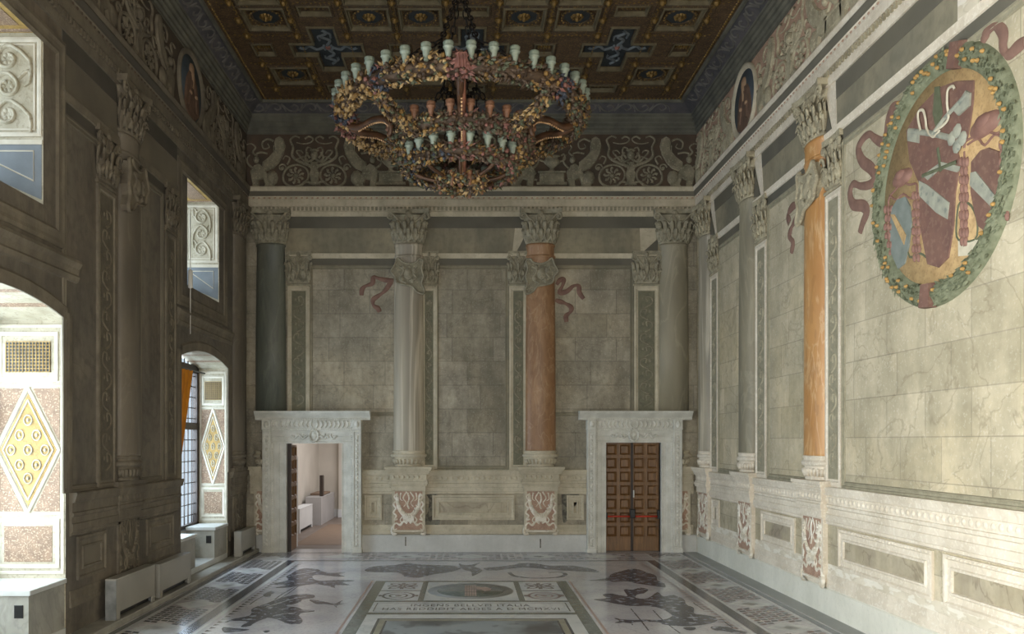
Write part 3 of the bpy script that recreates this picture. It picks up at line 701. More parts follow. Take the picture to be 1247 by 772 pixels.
# ------------------------------------------------------------------ columns
def capital(m,f,u,v0,v1,r0,r1,dk,rows=5):
    """Corinthian capital in half relief"""
    H=v1-v0
    m.hcol(f,u,[(v0,r0*1.02),(v0+.03,r0*1.12),(v0+.06,r0*1.02),(v0+.1,r0*.98),(v0+H*.5,r0*1.02),(v0+H*.8,r1*.86),(v0+H*.84,r1*.9)],dk,12)
    # abacus with concave front
    pts=[]
    for i in range(9):
        t=-1+2*i/8; pts.append((u+t*r1, dk*r1*(1.05-.38*(1-t*t))))
    top=[f.P(x,v1,d) for x,d in pts]; b=[f.P(x,v1-.10*H*1.2,d*.96) for x,d in pts]; tb=[f.P(x,v1,0) for x,d in pts]; bb=[f.P(x,v1-.10*H*1.2,0) for x,d in pts]
    n=9; vs=top+b+tb+bb; fs=[]
    for i in range(n-1): fs+= [(i,i+1,n+i+1,n+i),(i,i+1,2*n+i+1,2*n+i),(n+i,n+i+1,3*n+i+1,3*n+i)]
    fs+=[(0,n,3*n,2*n),(n-1,2*n-1,4*n-1,3*n-1)]
    m.add(vs,fs,False)
    def A(a,r,v,push=0): return f.P(u-r*math.cos(a),v,dk*r*math.sin(a)+push)
    for row,(h0,h1,nn,off) in enumerate(((.03,.40,rows,.5),(.1,.62,rows+1,0))):
        for i in range(nn):
            a=PI*(i+off)/(nn if off else nn-1)
            a=min(max(a,.12),PI-.12)
            za=v0+H*h0; zb=v0+H*h1
            pts=[A(a,r0*1.0,za,.01),A(a,r0*1.1,(za+zb)/2,.025),A(a,r0*1.18,zb-.05*H,.045),A(a,r0*1.3,zb,.07),A(a,r0*1.36,zb-.06*H,.085)]
            m.tube(pts,[.045*r0/.34,.07*r0/.34,.06*r0/.34,.04*r0/.34,.015],5,sub=2,flat=(f.n,.35))
            for s in (-1,1):
                m.tube([A(a+s*.1,r0*1.05,za+.05,.02),A(a+s*.24,r0*1.14,(za+zb)/2,.04),A(a+s*.3,r0*1.22,(za+zb)/2+.05,.05)],[.035,.035,.012],4)
    # volutes at the corners and the middle
    for s in (-1,1):
        cx=u+s*r1*.86; cz=v1-H*.22; R=r1*.17
        pts=[(u+s*r1*.25,v0+H*.55),(u+s*r1*.55,v0+H*.72),(cx-s*R*.2,cz+R)]
        pts+=[(cx+s*R*math.sin(t)*(1-t/9),cz+R*math.cos(t)*(1-t/9)) for t in [.5+q*.8 for q in range(8)]]
        m.stroke(f,pts,.055,.035,dk*r1*.75,n=2,ns=3)
        m.stroke(f,[(u+s*r1*.12,v0+H*.55),(u+s*r1*.22,v0+H*.75),(u+s*r1*.1,v0+H*.82),(u+s*r1*.06,v0+H*.74)],.04,.03,dk*r1*.8,n=2,ns=3)
        m.dome(f,cx,cz,R*.35,R*.35,.03,dk*r1*.8,6,2)
    m.dome(f,u,v1-H*.12,r1*.16,H*.1,.05,dk*r1*.68,8,2)
    m.dome(f,u,v1-H*.34,r1*.1,H*.13,.05,dk*r1*.75,8,2)
def flower_relief(f,u,z0,z1,w,d):
    """swag, ribbons and tablet carved on a pedestal"""
    m=MB(); H=z1-z0; zt=z1-.03
    P=lambda a,b:(u+a*w/2,z0+b*H)
    m.stroke(f,[P(-.68,.9),P(-.62,.62),P(-.3,.42),P(0,.38),P(.3,.42),P(.62,.62),P(.68,.9)],.15,.045,d,n=4,ns=4,taper=lambda t:.55+.45*math.sin(PI*t))
    random.seed(3)
    for i in range(22):
        t=i/21; a=-.66+1.32*t; b=.38+.5*(abs(a)/.68)**2.4
        m.dome(f,*P(a+random.uniform(-.06,.06),b+random.uniform(-.04,.04)),.028,.028,.03,d+.03,5,2)
    for s in (-1,1):
        m.stroke(f,[P(s*.66,.93),P(s*.85,.86),P(s*.74,.76),P(s*.9,.66),P(s*.76,.56),P(s*.9,.46),P(s*.74,.38),P(s*.84,.28),P(s*.66,.3)],.06,.03,d,ns=3)
        m.stroke(f,[P(s*.1,.97),P(s*.32,.82),P(s*.14,.7),P(s*.3,.6)],.06,.03,d,ns=3,taper=lambda t:1-.5*t)
        m.stroke(f,[P(s*.45,.95),P(s*.5,.8),P(s*.35,.75)],.06,.03,d,ns=3,taper=lambda t:1-.5*t)
        m.stroke(f,[P(s*.08,.19),P(s*.3,.24),P(s*.5,.14),P(s*.74,.2),P(s*.92,.12),P(s*.88,.03),P(s*.7,.06)],.07,.035,d,ns=3,taper=lambda t:1.1-.6*t)
        m.stroke(f,[P(s*.36,.36),P(s*.5,.28),P(s*.42,.2),P(s*.58,.16)],.05,.03,d,ns=3)
    m.stroke(f,[P(-.05,.95),P(.04,.8),P(-.06,.66),P(.04,.55)],.06,.035,d,ns=3)
    m.box(f,u-w*.17,u+w*.17,z0+H*.23,z0+H*.37,d,d+.035,.008)
    return m
def column(f,u,k,sm,label,cart=False,ledge=False,grp=None,pd=1.0,rk=.4,lim=None):
    fs=f if lim is None else Fr(f.o,f.u,f.v,f.n,lim)   # below the doorway cornice only the part beside the doorway shows
    w=WM[k]; t=thing('painted_column',label,'column',f.P(u,.48,0),grp)
    m=MB(); n=10
    pts=[(2.46,.38),(2.5,.375),(3.2,.372),(5.0,.368),(6.6,.352),(7.40,.335),(7.42,.36),(7.46,.36),(7.48,.34)]
    if lim: pts=[(3.36,.372)]+pts[3:]
    m.hcol(f,u,pts,rk,16)
    if cart: m.hcol(f,u,[(7.14,.345),(7.15,.37),(7.19,.37),(7.20,.345)],rk,16)
    m.build('shaft',M[sm],t)
    m=MB(); capital(m,f,u,7.48,8.30,.34,.50,min(rk,.5),7); m.build('capital',M[w['cap']],t)
    f0=f; f=fs
    m=MB()
    m.hcol(f,u,[(2.08,.33),(2.12,.34),(2.13,.30),(2.16,.33),(2.24,.36),(2.27,.38),(2.28,.34),(2.30,.35),(2.31,.42),(2.35,.45),(2.38,.43),(2.39,.38),(2.42,.37),(2.43,.40),(2.46,.40),(2.47,.37)],rk,16)
    for i in range(11):
        a=PI*(i+.5)/11; c=(u-.335*math.cos(a)); dd=rk*.335*math.sin(a)
        m.tube([f.P(c,2.14,dd),f.P(u-.36*math.cos(a),2.21,rk*.37*math.sin(a)),f.P(u-.38*math.cos(a),2.26,rk*.38*math.sin(a))],[.02,.035,.03],5)
    m.build('base',M['cream_r' if k=='R' else ('cream' if k=='B' else 'cream_l')],t)
    m=MB(); D=.10*pd
    m.cur=0
    for (a,b,hw,d) in ((2.02,2.08,.57,.2),(1.98,2.02,.55,.185),(1.94,1.98,.52,.165),(1.90,1.94,.50,.15),(1.76,1.90,.44,.125),(1.72,1.76,.46,.14),(1.66,1.72,.48,.155),(1.62,1.66,.46,.14),(1.50,1.62,.42,.115)):
        m.box(f,u-hw,u+hw,a,b,0,d*pd,.006)
    eggs(m,f,u-.42,u+.42,1.83,.12,.04,.05,.025*pd,.12*pd)
    m.box(f,u-.40,u+.40,.5,1.5,0,D-.02)
    m.cur=1; m.box(f,u-.33,u+.33,.55,1.48,0,D-.012)
    p=m.build('pedestal',[M['cream' if k=='B' else ('cream_r' if k=='R' else 'cream_l')],M['redgold' if k!='L' else 'arab_l']],t)
    fm=flower_relief(f,u,.52,1.5,.8,D-.03)
    for s in (-1,1):
        fm.stroke(f,[(u+s*.38,.62),(u+s*.40,.5),(u+s*.36,.44),(u+s*.30,.47)],.08,.05,.06)
    fm.box(f,u-.36,u+.36,.5,.54,D-.04,D,.005)
    fm.build('carved_relief',M['worn' if k!='L' else 'carve_l'],p)
    if cart:
        f=f0; c=MB(); s=1 if k!='R' else -1
        q=[(-.37,7.03),(-.27,7.08),(-.2,7.0),(.0,6.96),(.16,7.02),(.26,7.1),(.33,6.94),(.42,6.78),(.32,6.66),(.28,6.52),(.1,6.46),(-.1,6.42),(-.2,6.3),(-.36,6.24),(-.4,6.33),(-.33,6.5),(-.38,6.66),(-.33,6.85)]
        if label and s*(1 if u<0 and k=='B' else -1)>0: q=[(-a,b) for a,b in q]
        c.cur=0; c.poly(f,[(u+a,b) for a,b in q],.05,rk*.37+.03,.02)
        c.cur=1; c.stroke(f,[(u+a*.98,b) for a,b in q],.05,.05,rk*.37+.01,closed=True,n=3)
        for a,b,r in ((0,6.72,.11),(-.15,6.6,.06),(.15,6.8,.06),(-.12,6.88,.05),(.1,6.56,.05)): c.dome(f,u+a,b,r,r*1.3,.04,rk*.37+.03,8,2)
        c.stroke(f,[(u-.22,6.9),(u-.1,6.8),(u-.2,6.6),(u-.05,6.5)],.05,.03,rk*.37+.03); c.stroke(f,[(u+.22,6.9),(u+.12,6.75),(u+.2,6.62),(u+.02,6.55)],.05,.03,rk*.37+.03)
        c.build('cartouche',[M[w['carve']],M[w['cap']]],t)
    return t
column(BACK,-4.78,'B','col_green','dark green marble column painted in the left corner of the end wall, above the open doorway',pd=.8,rk=.6,lim=(XL,-4.965))
column(BACK,-1.42,'B','col_grey','pale grey streaked column with a curled cartouche, just right of the open doorway',True,pd=1.4,rk=.62)
column(BACK,1.78,'B','col_red','orange-red marble column on the end wall, between the streaked grey column and the closed door',True,pd=1.4,rk=.62)
column(BACK,5.02,'B','col_olive','olive-grey marble column in the right corner of the end wall, above the closed door',pd=.8,rk=.6,lim=(5.205,XR))
column(RIGHT,19.25,'R','col_grey','pale grey column on the right wall, farthest back, next to the corner')
column(RIGHT,16.37,'R','col_olive','grey-green column on the right wall, below the portrait medallion')
column(RIGHT,13.15,'R','col_orange','bright orange marble column on the right wall, beside the coat of arms',True)
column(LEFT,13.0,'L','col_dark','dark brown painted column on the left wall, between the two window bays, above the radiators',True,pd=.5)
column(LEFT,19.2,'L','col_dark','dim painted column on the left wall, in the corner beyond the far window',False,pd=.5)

def pilaster(f,u,w2,k,z1,label,zb=2.0):
    """flat pilaster: frame strips, arabesque panel and capital"""
    w=WM[k]; t=thing('painted_pilaster',label,'pilaster',f.P(u,2.0,0))
    zc=z1-.85; m=MB()
    m.box(f,u-w2,u+w2,zb,zc,0,.02)
    m.frame(f,u-w2,u+w2,zb+.02,zc-.02,[(0,.02),(0,.035),(.05,.04),(.07,.022),(.09,.022)])
    m.build('shaft_frame',M[w['mould']],t)
    m=MB(); m.cur=0; m.box(f,u-w2+.1,u+w2-.1,zb+.12,zc-.12,.0,.026)
    m.cur=1; v=zb+.25; s=1; W=w2-.13
    while v<zc-.45:
        m.stroke(f,[(u-s*W*.3,v),(u+s*W*.8,v+.1),(u+s*W*.7,v+.24),(u,v+.26),(u+s*W*.1,v+.14)],.04,.018,.024,n=3,ns=2)
        m.dome(f,u-s*W*.5,v+.2,.035,.05,.018,.024,5,1); v+=.3; s=-s
    m.build('arabesque_panel',[M[w['arab']],M[w['carve']]],t)
    m=MB(); m.box(f,u-w2-.03,u+w2+.03,zc,zc+.05,0,.05,.01)
    capital(m,f,u,zc+.06,z1,w2*.92,w2*1.15,.22,4); m.build('capital',M[w['cap']],t)
    return t
pilaster(BACK,-4.10,.27,'B',7.32,'flat dark pilaster beside the dark green column of the end wall',3.3)
pilaster(BACK,-.93,.20,'B',7.32,'narrow pilaster half behind the streaked grey column, on its right')
pilaster(BACK,1.24,.22,'B',7.32,'narrow pilaster half behind the orange-red column, on its left')
pilaster(BACK,4.36,.30,'B',7.32,'flat pilaster beside the olive-grey corner column, above the closed door',3.3)
pilaster(RIGHT,18.55,.28,'R',7.32,'flat pilaster beside the farthest column of the right wall')
pilaster(RIGHT,15.6,.28,'R',7.32,'flat pilaster beside the grey-green column of the right wall')
pilaster(RIGHT,12.52,.26,'R',7.36,'flat pilaster between the orange column and the coat of arms')
pilaster(LEFT,12.2,.3,'L',7.3,'dim flat pilaster on the left wall, on the near side of the dark column')
pilaster(LEFT,14.85,.25,'L',7.3,'dim flat pilaster on the left wall, beside the far windows')
# painted bracket ends on the end wall and the right wall
def bracket(f,q1,q2,k,label):
    m=MB(); m.cur=0; m.poly(f,q1,0,.014); m.cur=1; m.poly(f,q2,0,.016)
    return tag(m.build('painted_bracket',[M[WM[k]['mould']],M[WM[k]['slate']]]),label,'bracket')
bracket(BACK,[(1.16,7.88),(1.42,7.88),(1.42,7.7),(1.2,7.32),(1.1,7.32)],[(1.42,7.74),(1.22,7.32),(1.42,7.32)],'B','painted ceiling beam end left of the orange-red column capital')
bracket(BACK,[(4.2,7.88),(4.64,7.88),(4.6,7.6),(4.3,7.32),(4.22,7.32)],[(4.64,7.62),(4.3,7.32),(4.64,7.32)],'B','painted ceiling beam end left of the olive-grey column capital')
bracket(RIGHT,[(12.82,8.16),(12.45,8.16),(12.42,7.4),(12.55,7.4)],[(12.82,8.0),(12.82,7.5),(12.56,7.4)],'R','painted beam end right of the orange column capital')
bracket(RIGHT,[(16.0,8.16),(15.6,8.16),(15.5,7.36),(15.62,7.36)],[(16.0,8.0),(16.0,7.45),(15.64,7.36)],'R','painted beam end right of the grey-green column capital')
bracket(RIGHT,[(18.9,8.16),(18.6,8.16),(18.4,7.36),(18.5,7.36)],[(18.9,8.0),(18.9,7.45),(18.54,7.36)],'R','painted beam end right of the farthest column capital on the right wall')

# ------------------------------------------------------------------ ribbons
def bpx(x,y): return ((x-569)/50.0, 2.7+(537-y)/50.0)
def rpx(x,y): Y=5600.0/(x-569); return (Y, 2.7+(537-y)*Y/1000)
def ribbon(f,paths,label,w=.12,mt='rib'):
    m=MB()
    for p in paths: m.stroke(f,p,w*.85,.02,.004,n=5,ns=4,taper=lambda t:.65+.55*abs(math.sin(t*9)))
    o=m.build('painted_ribbon',M[mt]); return tag(o,label,'ribbon')
c6=lambda L:[bpx(290+x/2.969,240+y/2.969) for x,y in L]; c7=lambda L:[bpx(560+x/2.97,240+y/2.97) for x,y in L]
ribbon(BACK,[c6([(562,300),(545,302),(515,296),(490,290),(485,312),(460,322),(448,335),(446,356)]),c6([(558,306),(548,315),(530,340),(505,358),(488,372),(490,392),(505,402),(512,416)])],'faded red ribbon fluttering left of the streaked grey column')
ribbon(BACK,[c7([(350,318),(360,302),(375,298),(372,318),(360,345),(385,342),(410,322),(430,322),(432,345),(448,368)]),c7([(345,372),(362,378),(380,384),(402,398),(400,415),(384,430),(386,452)])],'faded red ribbon fluttering right of the orange-red column')
ribbon(RIGHT,[[rpx(x,y) for x,y in ((983,246),(975,248),(965,252),(960,262),(962,272))],[rpx(x,y) for x,y in ((978,252),(970,266),(964,278),(962,288),(966,296),(964,308))]],'faded red ribbon on the right wall between the grey-green and orange columns',.16)
r1=lambda L:[rpx(1000+x/2.145,40+y/2.145) for x,y in L]
ribbon(RIGHT,[r1([(208,197),(204,197),(210,196),(190,195),(178,225),(172,265),(160,285),(140,275),(126,265),(108,280),(98,305),(108,335),(132,355),(142,378),(128,396),(104,400),(84,395),(76,420),(84,448),(110,452),(120,468),(110,495),(102,522)])],'long red ribbon curling down left of the coat of arms',.17)
r2=lambda L:[rpx(840+x/1.931,y/1.931) for x,y in L]
ribbon(RIGHT,[r2([(690,100),(696,84),(705,68),(722,62),(738,80),(738,112),(750,128),(770,112),(790,98)])],'red ribbon looping above the coat of arms, near the top right',.15)

# ------------------------------------------------------------------ coat of arms roundel
UY,UZ,UR=9.77,5.80,1.50
t=thing('coat_of_arms',"huge round painted coat of arms in a leafy garland on the right wall",'coat of arms',RIGHT.P(UY,UZ-UR,0))
m=MB(); m.cap=True; m.ring(RIGHT,UY,UZ,[(1.25,0),(1.25,.012)],64); m.build('gold_field',M['r_gold'],t)
m=MB(); m.cur=0; m.ring(RIGHT,UY,UZ,[(1.5,0),(1.47,.05),(1.36,.085),(1.25,.05),(1.22,.014)],64)
random.seed(5)
for i in range(1300):
    a=random.uniform(0,2*PI); r=1.36+random.uniform(-.1,.1); h=.085-abs(r-1.36)*.45
    c=RIGHT.P(UY+r*math.cos(a),UZ+r*math.sin(a),h-.02)
    d=V((0,-math.sin(a),math.cos(a))); d=(d*(1 if a<PI*1.5 and a>PI/2 else -1)+V((0,random.uniform(-.6,.6),random.uniform(-.6,.6)))).normalized()
    m.cur=random.choice([0,0,1]); m.leaf(c+V((-.008,0,0)),d+V((-.25,0,0)),(-1,0,0),random.uniform(.08,.12),.026)
m.cur=2
for i in range(75):
    a=random.uniform(0,2*PI); r=1.36+random.uniform(-.1,.1); m.dome(RIGHT,UY+r*math.cos(a),UZ+r*math.sin(a),.026,.026,.04,.105-abs(r-1.36)*.45,6,2)
m.cur=3; a=PI*1.5+.08
m.poly(RIGHT,[(UY+r*math.cos(q),UZ+r*math.sin(q)) for r,q in ((1.21,a-.08),(1.51,a-.08),(1.51,a+.08),(1.21,a+.08))],.02,.11,.01)
a=PI*.5+.35; m.poly(RIGHT,[(UY+r*math.cos(q),UZ+r*math.sin(q)) for r,q in ((1.21,a-.07),(1.51,a-.07),(1.51,a+.07),(1.21,a+.07))],.02,.11,.01)
m.build('garland_ring',[M['r_green'],M['r_dkgreen'],M['r_orange'],M['r_red']],t)
q5=lambda L:[rpx(1060+x/2.412,60+y/2.412) for x,y in L]
m=MB(); m.cur=0
m.poly(RIGHT,q5([(110,240),(150,170),(205,112),(255,93),(310,90),(308,150),(300,210),(290,262),(262,300),(270,330),(255,420),(250,520),(235,612),(205,642),(172,632),(158,560),(148,500),(150,400),(120,330)]),.012,.026,.006)
m.cur=1
m.poly(RIGHT,q5([(150,385),(175,398),(240,450),(234,500),(200,480),(150,430)]),.02,.034,.003)
m.poly(RIGHT,q5([(160,370),(215,330),(275,345),(262,362),(215,350),(175,385)]),.02,.034,.003)
m.cur=2
m.poly(RIGHT,q5([(196,110),(210,108),(220,190),(200,235),(190,190)]),.02,.034,.003)
for L_ in (q5([(205,290),(215,360)]),q5([(160,372),(262,330)])): m.stroke(RIGHT,L_,.05,.012,.03,n=1)
sh=m.build('main_shield',[M['r_red'],M['r_grey'],M['r_dkgreen']],t)
m=MB(); m.cur=0
m.stroke(RIGHT,q5([(120,240),(160,244),(200,250),(250,262)]),.07,.02,.032); 
m.poly(RIGHT,q5([(118,240),(152,244),(150,276),(118,270)]),.026,.045,.004)
for a in (0,1,2,3): m.dome(RIGHT,*q5([(262+16*math.cos(a*PI/2),262+22*math.sin(a*PI/2))])[0],.085,.085,.025,.03,8,2)
m.stroke(RIGHT,q5([(190,252),(225,205),(262,165),(296,128)]),.06,.02,.036)
m.poly(RIGHT,q5([(254,180),(290,120),(304,128),(302,165),(268,196)]),.026,.045,.004)
m.build('crossed_keys',M['r_grey'],t)
m=MB()
m.stroke(RIGHT,q5([(158,240),(150,205),(152,182),(165,180),(172,205),(176,235),(192,256),(205,250),(215,235)]),.035,.015,.04,n=4)
m.stroke(RIGHT,q5([(200,240),(225,222),(240,200),(236,160),(238,120),(252,108),(258,118)]),.035,.015,.04,n=4)
m.build('white_cord',M['r_white'],t)
def small_shield(L,mt,bend,hat,cord,name,hr):
    m=MB(); m.cur=0; m.poly(RIGHT,q5(L),.012,.028,.005); m.cur=1; m.poly(RIGHT,q5(bend),.02,.036,.003); s_=m.build('side_shield',[M[mt],M[name]],t)
    m=MB(); (a,b)=q5([hat])[0]; m.dome(RIGHT,a,b,hr,hr*.45,.05,.012,14,3); m.dome(RIGHT,a,b+hr*.15,hr*.5,hr*.3,.05,.04,10,2)
    for c in cord[:-1]: m.stroke(RIGHT,q5(c),.03,.015,.014,n=3,ns=3)
    for x,y0,y1 in cord[-1]:
        y=y0; i=0
        while y<y1:
            for dx in ((-6,6) if i%2 else (-9,0,9)): 
                a,b=q5([(x+dx,y)])[0]; m.dome(RIGHT,a,b,.028,.065,.03,.014,6,2)
            y+=26; i+=1
        m.stroke(RIGHT,q5([(x,y0-30),(x,y1)]),.03,.012,.014,n=1)
    m.build('cardinal_hat',M['r_pink'],t)
small_shield([(66,470),(84,440),(108,432),(122,462),(126,510),(118,580),(106,630),(86,646),(66,600),(62,540)],'r_blue',[(66,485),(78,485),(112,545),(106,575)],(97,378),
   [[(97,388),(80,410),(62,430),(56,450)],[(97,388),(118,398),(138,395),(142,420)],[(60,430),(80,442),(100,425),(120,438),(138,420)],[(57,470,620),(140,430,615)]],'r_gold',.24)
small_shield([(302,330),(330,296),(352,288),(384,300),(388,400),(372,470),(345,538),(322,520),(312,480),(300,420)],'r_red',[(302,362),(318,358),(384,440),(376,476),(300,400)],(342,222),
   [[(342,235),(310,255),(285,270),(280,290)],[(342,235),(370,248),(392,240),(396,262)],[(290,280),(320,262),(340,282),(370,250),(394,262)],[(280,330,580),(398,280,500)]],'r_grey',.28)
m=MB(); m.cur=0
m.poly(RIGHT,q5([(262,560),(300,566),(350,540),(362,560),(330,592),(290,606),(262,608)]),.012,.018)
m.build('bare_plaster_patch',M['r_white'],t)
for L_ in ([(262,460),(275,450),(300,460),(318,510),(310,560),(262,560),(256,520)],[(150,505),(168,510),(178,560),(172,610),(150,600),(118,610),(112,560),(122,530)]):
    m=MB(); m.stroke(RIGHT,q5(L_),.03,.012,.013,closed=True,n=3,ns=2); m.build('mantle_outline',M['r_dkgreen'],t)

# ------------------------------------------------------------------ pedestal shadows painted as irregular flat patches
def shadow_mark(f,pts,label,mt='shadow_mark'):
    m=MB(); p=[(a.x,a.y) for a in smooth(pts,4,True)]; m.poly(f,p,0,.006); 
    return tag(m.build('painted_shadow',M[mt]),label,'shadow_mark')
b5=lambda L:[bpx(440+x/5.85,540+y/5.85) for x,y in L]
shadow_mark(BACK,b5([(440,200),(490,185),(520,250),(540,330),(530,400),(545,480),(560,560),(540,620),(490,640),(500,670),(460,690),(420,640),(440,600),(420,540),(470,500),(480,400),(450,330),(455,260)]),'dark painted shadow on the end wall, right of the streaked grey column pedestal')
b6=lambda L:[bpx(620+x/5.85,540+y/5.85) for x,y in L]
shadow_mark(BACK,b6([(420,215),(445,225),(470,330),(500,370),(480,430),(440,480),(420,540),(385,560),(375,430),(372,300),(395,240)]),'dark painted shadow on the end wall, right of the orange-red column pedestal')
# ------------------------------------------------------------------ doorways of the end wall
def doorway(name,u0,u1,zt,U0,U1,C0,C1,label):
    t=thing(name,label,'doorway',BACK.P((u0+u1)/2,0,0),kind='structure'); f=BACK; S=.2; D=.2
    m=MB()
    for a,b,s in ((U0,U0+S,1),(U1-S,U1,-1)):       # outer carved pilasters
        m.cur=0; m.box(f,a,b,0,3.02,0,D); m.box(f,a-.02,b+.02,0,.1,0,D+.02,.01)
        m.frame(f,a,b,.12,2.95,[(0,D),(.0,D+.015),(.03,D+.02),(.04,D+.002)])
        m.cur=1; v=.2
        while v<2.85: m.dome(f,(a+b)/2,v,.035,.045,.03,D,6,2); m.dome(f,(a+b)/2+.04*(1 if int(v*12)%2 else -1),v+.05,.02,.02,.02,D,5,1); v+=.1
        m.cur=0; m.box(f,a-.01,b+.01,2.97,3.22,0,D+.05,.015); m.cur=1; m.dome(f,(a+b)/2,3.1,.06,.09,.04,D+.05,8,2)
    m.build('carved_pilaster',[M['doorstone'],M['doorcarve']],t)
    m=MB(); i0,i1=U0+S,U1-S
    P=[(0,0),(0,.13),(.05,.13),(.06,.10),(.10,.10),(.11,.085)]
    for s in (-1,1):
        x0=i0 if s<0 else i1; x1=u0 if s<0 else u1; dd=(x1-x0); n=abs(dd)
        pr=[(x0,0),(x0,.17),(x0+dd*.14,.17),(x0+dd*.2,.145),(x0+dd*.52,.14),(x0+dd*.56,.125),(x0+dd*.86,.12),(x0+dd*.9,.13),(x1,.13),(x1,-.5)]
        m.prof_v(f,0,zt,pr) 
    hz=3.0-zt
    m.prof_u(f,i0,i1,[(zt,-.5),(zt,.13),(zt+hz*.1,.13),(zt+hz*.14,.12),(zt+hz*.44,.125),(zt+hz*.5,.14),(zt+hz*.84,.145),(zt+hz*.88,.17),(zt+hz,.17),(zt+hz,0)])
    m.box(f,i0,u0,zt-.001,zt+.02,0,.07); m.box(f,u1,i1,zt-.001,zt+.02,0,.07)
    m.build('architrave',M['doorstone'],t)
    m=MB()
    for x in (i0+.035,i1-.035):
        v=.08
        while v<2.95: m.dome(f,x,v,.018,.022,.02,.168,5,1); v+=.055
    a=i0
    while a<i1: m.dome(f,a,2.975,.02,.018,.02,.17,5,1); a+=.055
    c=(u0+u1)/2
    m.stroke(f,[(c+.11*math.cos(q*PI/6),zt+.19+.14*math.sin(q*PI/6)) for q in range(12)],.06,.05,.14,closed=True,n=2)
    for q in range(16): m.dome(f,c+.12*math.cos(q*PI/8),zt+.19+.15*math.sin(q*PI/8),.025,.03,.05,.16,5,2)
    m.dome(f,c,zt+.19,.06,.09,.04,.14,8,2)
    for s in (-1,1):
        m.stroke(f,[(c+s*.15,zt+.2),(c+s*.26,zt+.12),(c+s*.36,zt+.22),(c+s*.46,zt+.12),(c+s*.54,zt+.2)],.045,.04,.14,n=4)
        for q in range(5): m.dome(f,c+s*(.2+q*.07),zt+.16+.05*(q%2),.03,.045,.04,.14,6,2)
    m.build('wreath_ornament',M['doorcarve'],t)
    m=MB(); m.cur=0
    m.box(f,U0+S,U1-S,3.0,3.21,0,.15)
    m.prof_u(f,C0,C1,[(3.21,0),(3.21,.2),(3.24,.21),(3.26,.2),(3.28,.22),(3.31,.25),(3.36,.30),(3.40,.33),(3.42,.33),(3.43,0)])
    m.cur=1
    n=int((U1-U0-.5)/.1); 
    for i in range(n+1):
        x=U0+.25+(U1-U0-.5)*i/n; s=-1 if x<c else 1
        m.stroke(f,[(x,3.03),(x+s*.04,3.1),(x+s*.01,3.18)],.055,.04,.15,n=2,ns=3); m.dome(f,x+s*.05,3.15,.02,.02,.03,.15,5,1)
    a=C0+.15
    while a<C1-.15: m.box(f,a,a+.028,3.205,3.24,.17,.235); a+=.055
    m.build('cornice',[M['doorstone'],M['doorcarve']],t)
    return t
door1=doorway('door_1',-4.38,-3.04,2.64,-4.94,-2.56,-5.12,-2.34,'open white marble doorway on the left, looking into a pale next room')
door2=doorway('door_2',3.36,4.70,2.66,2.90,5.18,2.70,5.42,'white marble doorway on the right, closed by dark panelled wooden doors')
def leaf_mesh(f,u0,u1,z0,z1,d,th,cols=2,rows=7,hb=.32):
    m=MB(); w=(u1-u0)/cols; rh=(z1-z0-hb)/rows; hs=[]
    g=.034
    for i in range(cols):
        for j in range(rows): hs.append((u0+i*w+g,u0+(i+1)*w-g,z0+hb+j*rh+g,z0+hb+(j+1)*rh-g))
    grid_holes(m,f,u0,u1,z0,z1,hs,d,d-.04,back=True)
    m.add([f.P(u0,z0,d),f.P(u0,z1,d),f.P(u0,z1,d-th),f.P(u0,z0,d-th)],[(0,1,2,3)],False); m.add([f.P(u1,z0,d),f.P(u1,z1,d),f.P(u1,z1,d-th),f.P(u1,z0,d-th)],[(0,1,2,3)],False)
    m.add([f.P(u0,z0,d-th),f.P(u1,z0,d-th),f.P(u1,z1,d-th),f.P(u0,z1,d-th)],[(0,1,2,3)],False)
    for a,b,c,e in hs:
        m.frame(f,a,b,c,e,[(0,d),(-.012,d+.012),(.008,d+.014),(.045,d-.035),(.05,d-.039)])
    return m
for u0,u1 in ((3.365,4.025),(4.035,4.695)):
    l=leaf_mesh(BACK,u0,u1,.01,2.655,-.12,.06).build('door_leaf',M['wood'],door2)
m=MB(); m.box(BACK,4.0,4.06,.01,2.655,-.13,-.09,.008); m.build('meeting_strip',M['wood_dark'],door2)
m=MB()
m.tube([BACK.P(3.42,.86,-.04),BACK.P(3.98,.86,-.04)],.022,8); m.tube([BACK.P(4.08,.86,-.04),BACK.P(4.66,.86,-.04)],.022,8)
b=m.build('push_bar',M['redbar'],door2)
m=MB(); m.box(BACK,3.97,4.09,.82,1.04,-.11,.02,.015); m.box(BACK,4.64,4.69,.8,1.02,-.11,.01,.01); m.box(BACK,3.385,3.42,.82,.94,-.11,-.0,.01); m.build('lock_box',M['black'],b)
m=MB(); m.box(BACK,4.055,4.085,1.32,1.5,-.1,-.06,.005); m.build('door_handle',M['white'],door2)
m=MB(); m.box(BACK,3.36,3.40,0,2.66,-.5,-.14); m.box(BACK,4.66,4.70,0,2.66,-.5,-.19); m.build('door_stop',M['wood_dark'],door2)
m=MB(); m.add([BACK.P(3.3,0,-.5),BACK.P(4.8,0,-.5),BACK.P(4.8,2.8,-.5),BACK.P(3.3,2.8,-.5)],[(0,1,2,3)]); m.build('rear_panel',M['wood_dark'],door2)
# open leaf folded back inside the left doorway
LF=Fr((-4.345,20.1,0),(0,1,0),(0,0,1),(1,0,0))
leaf_mesh(LF,0,.66,.01,2.6,.03,.05,2,7).build('door_leaf',M['wood'],door1)
m=MB(); m.box(BACK,-4.38,-4.30,0,2.64,-.09,-.02); m.build('door_frame_post',M['wood_dark'],door1)
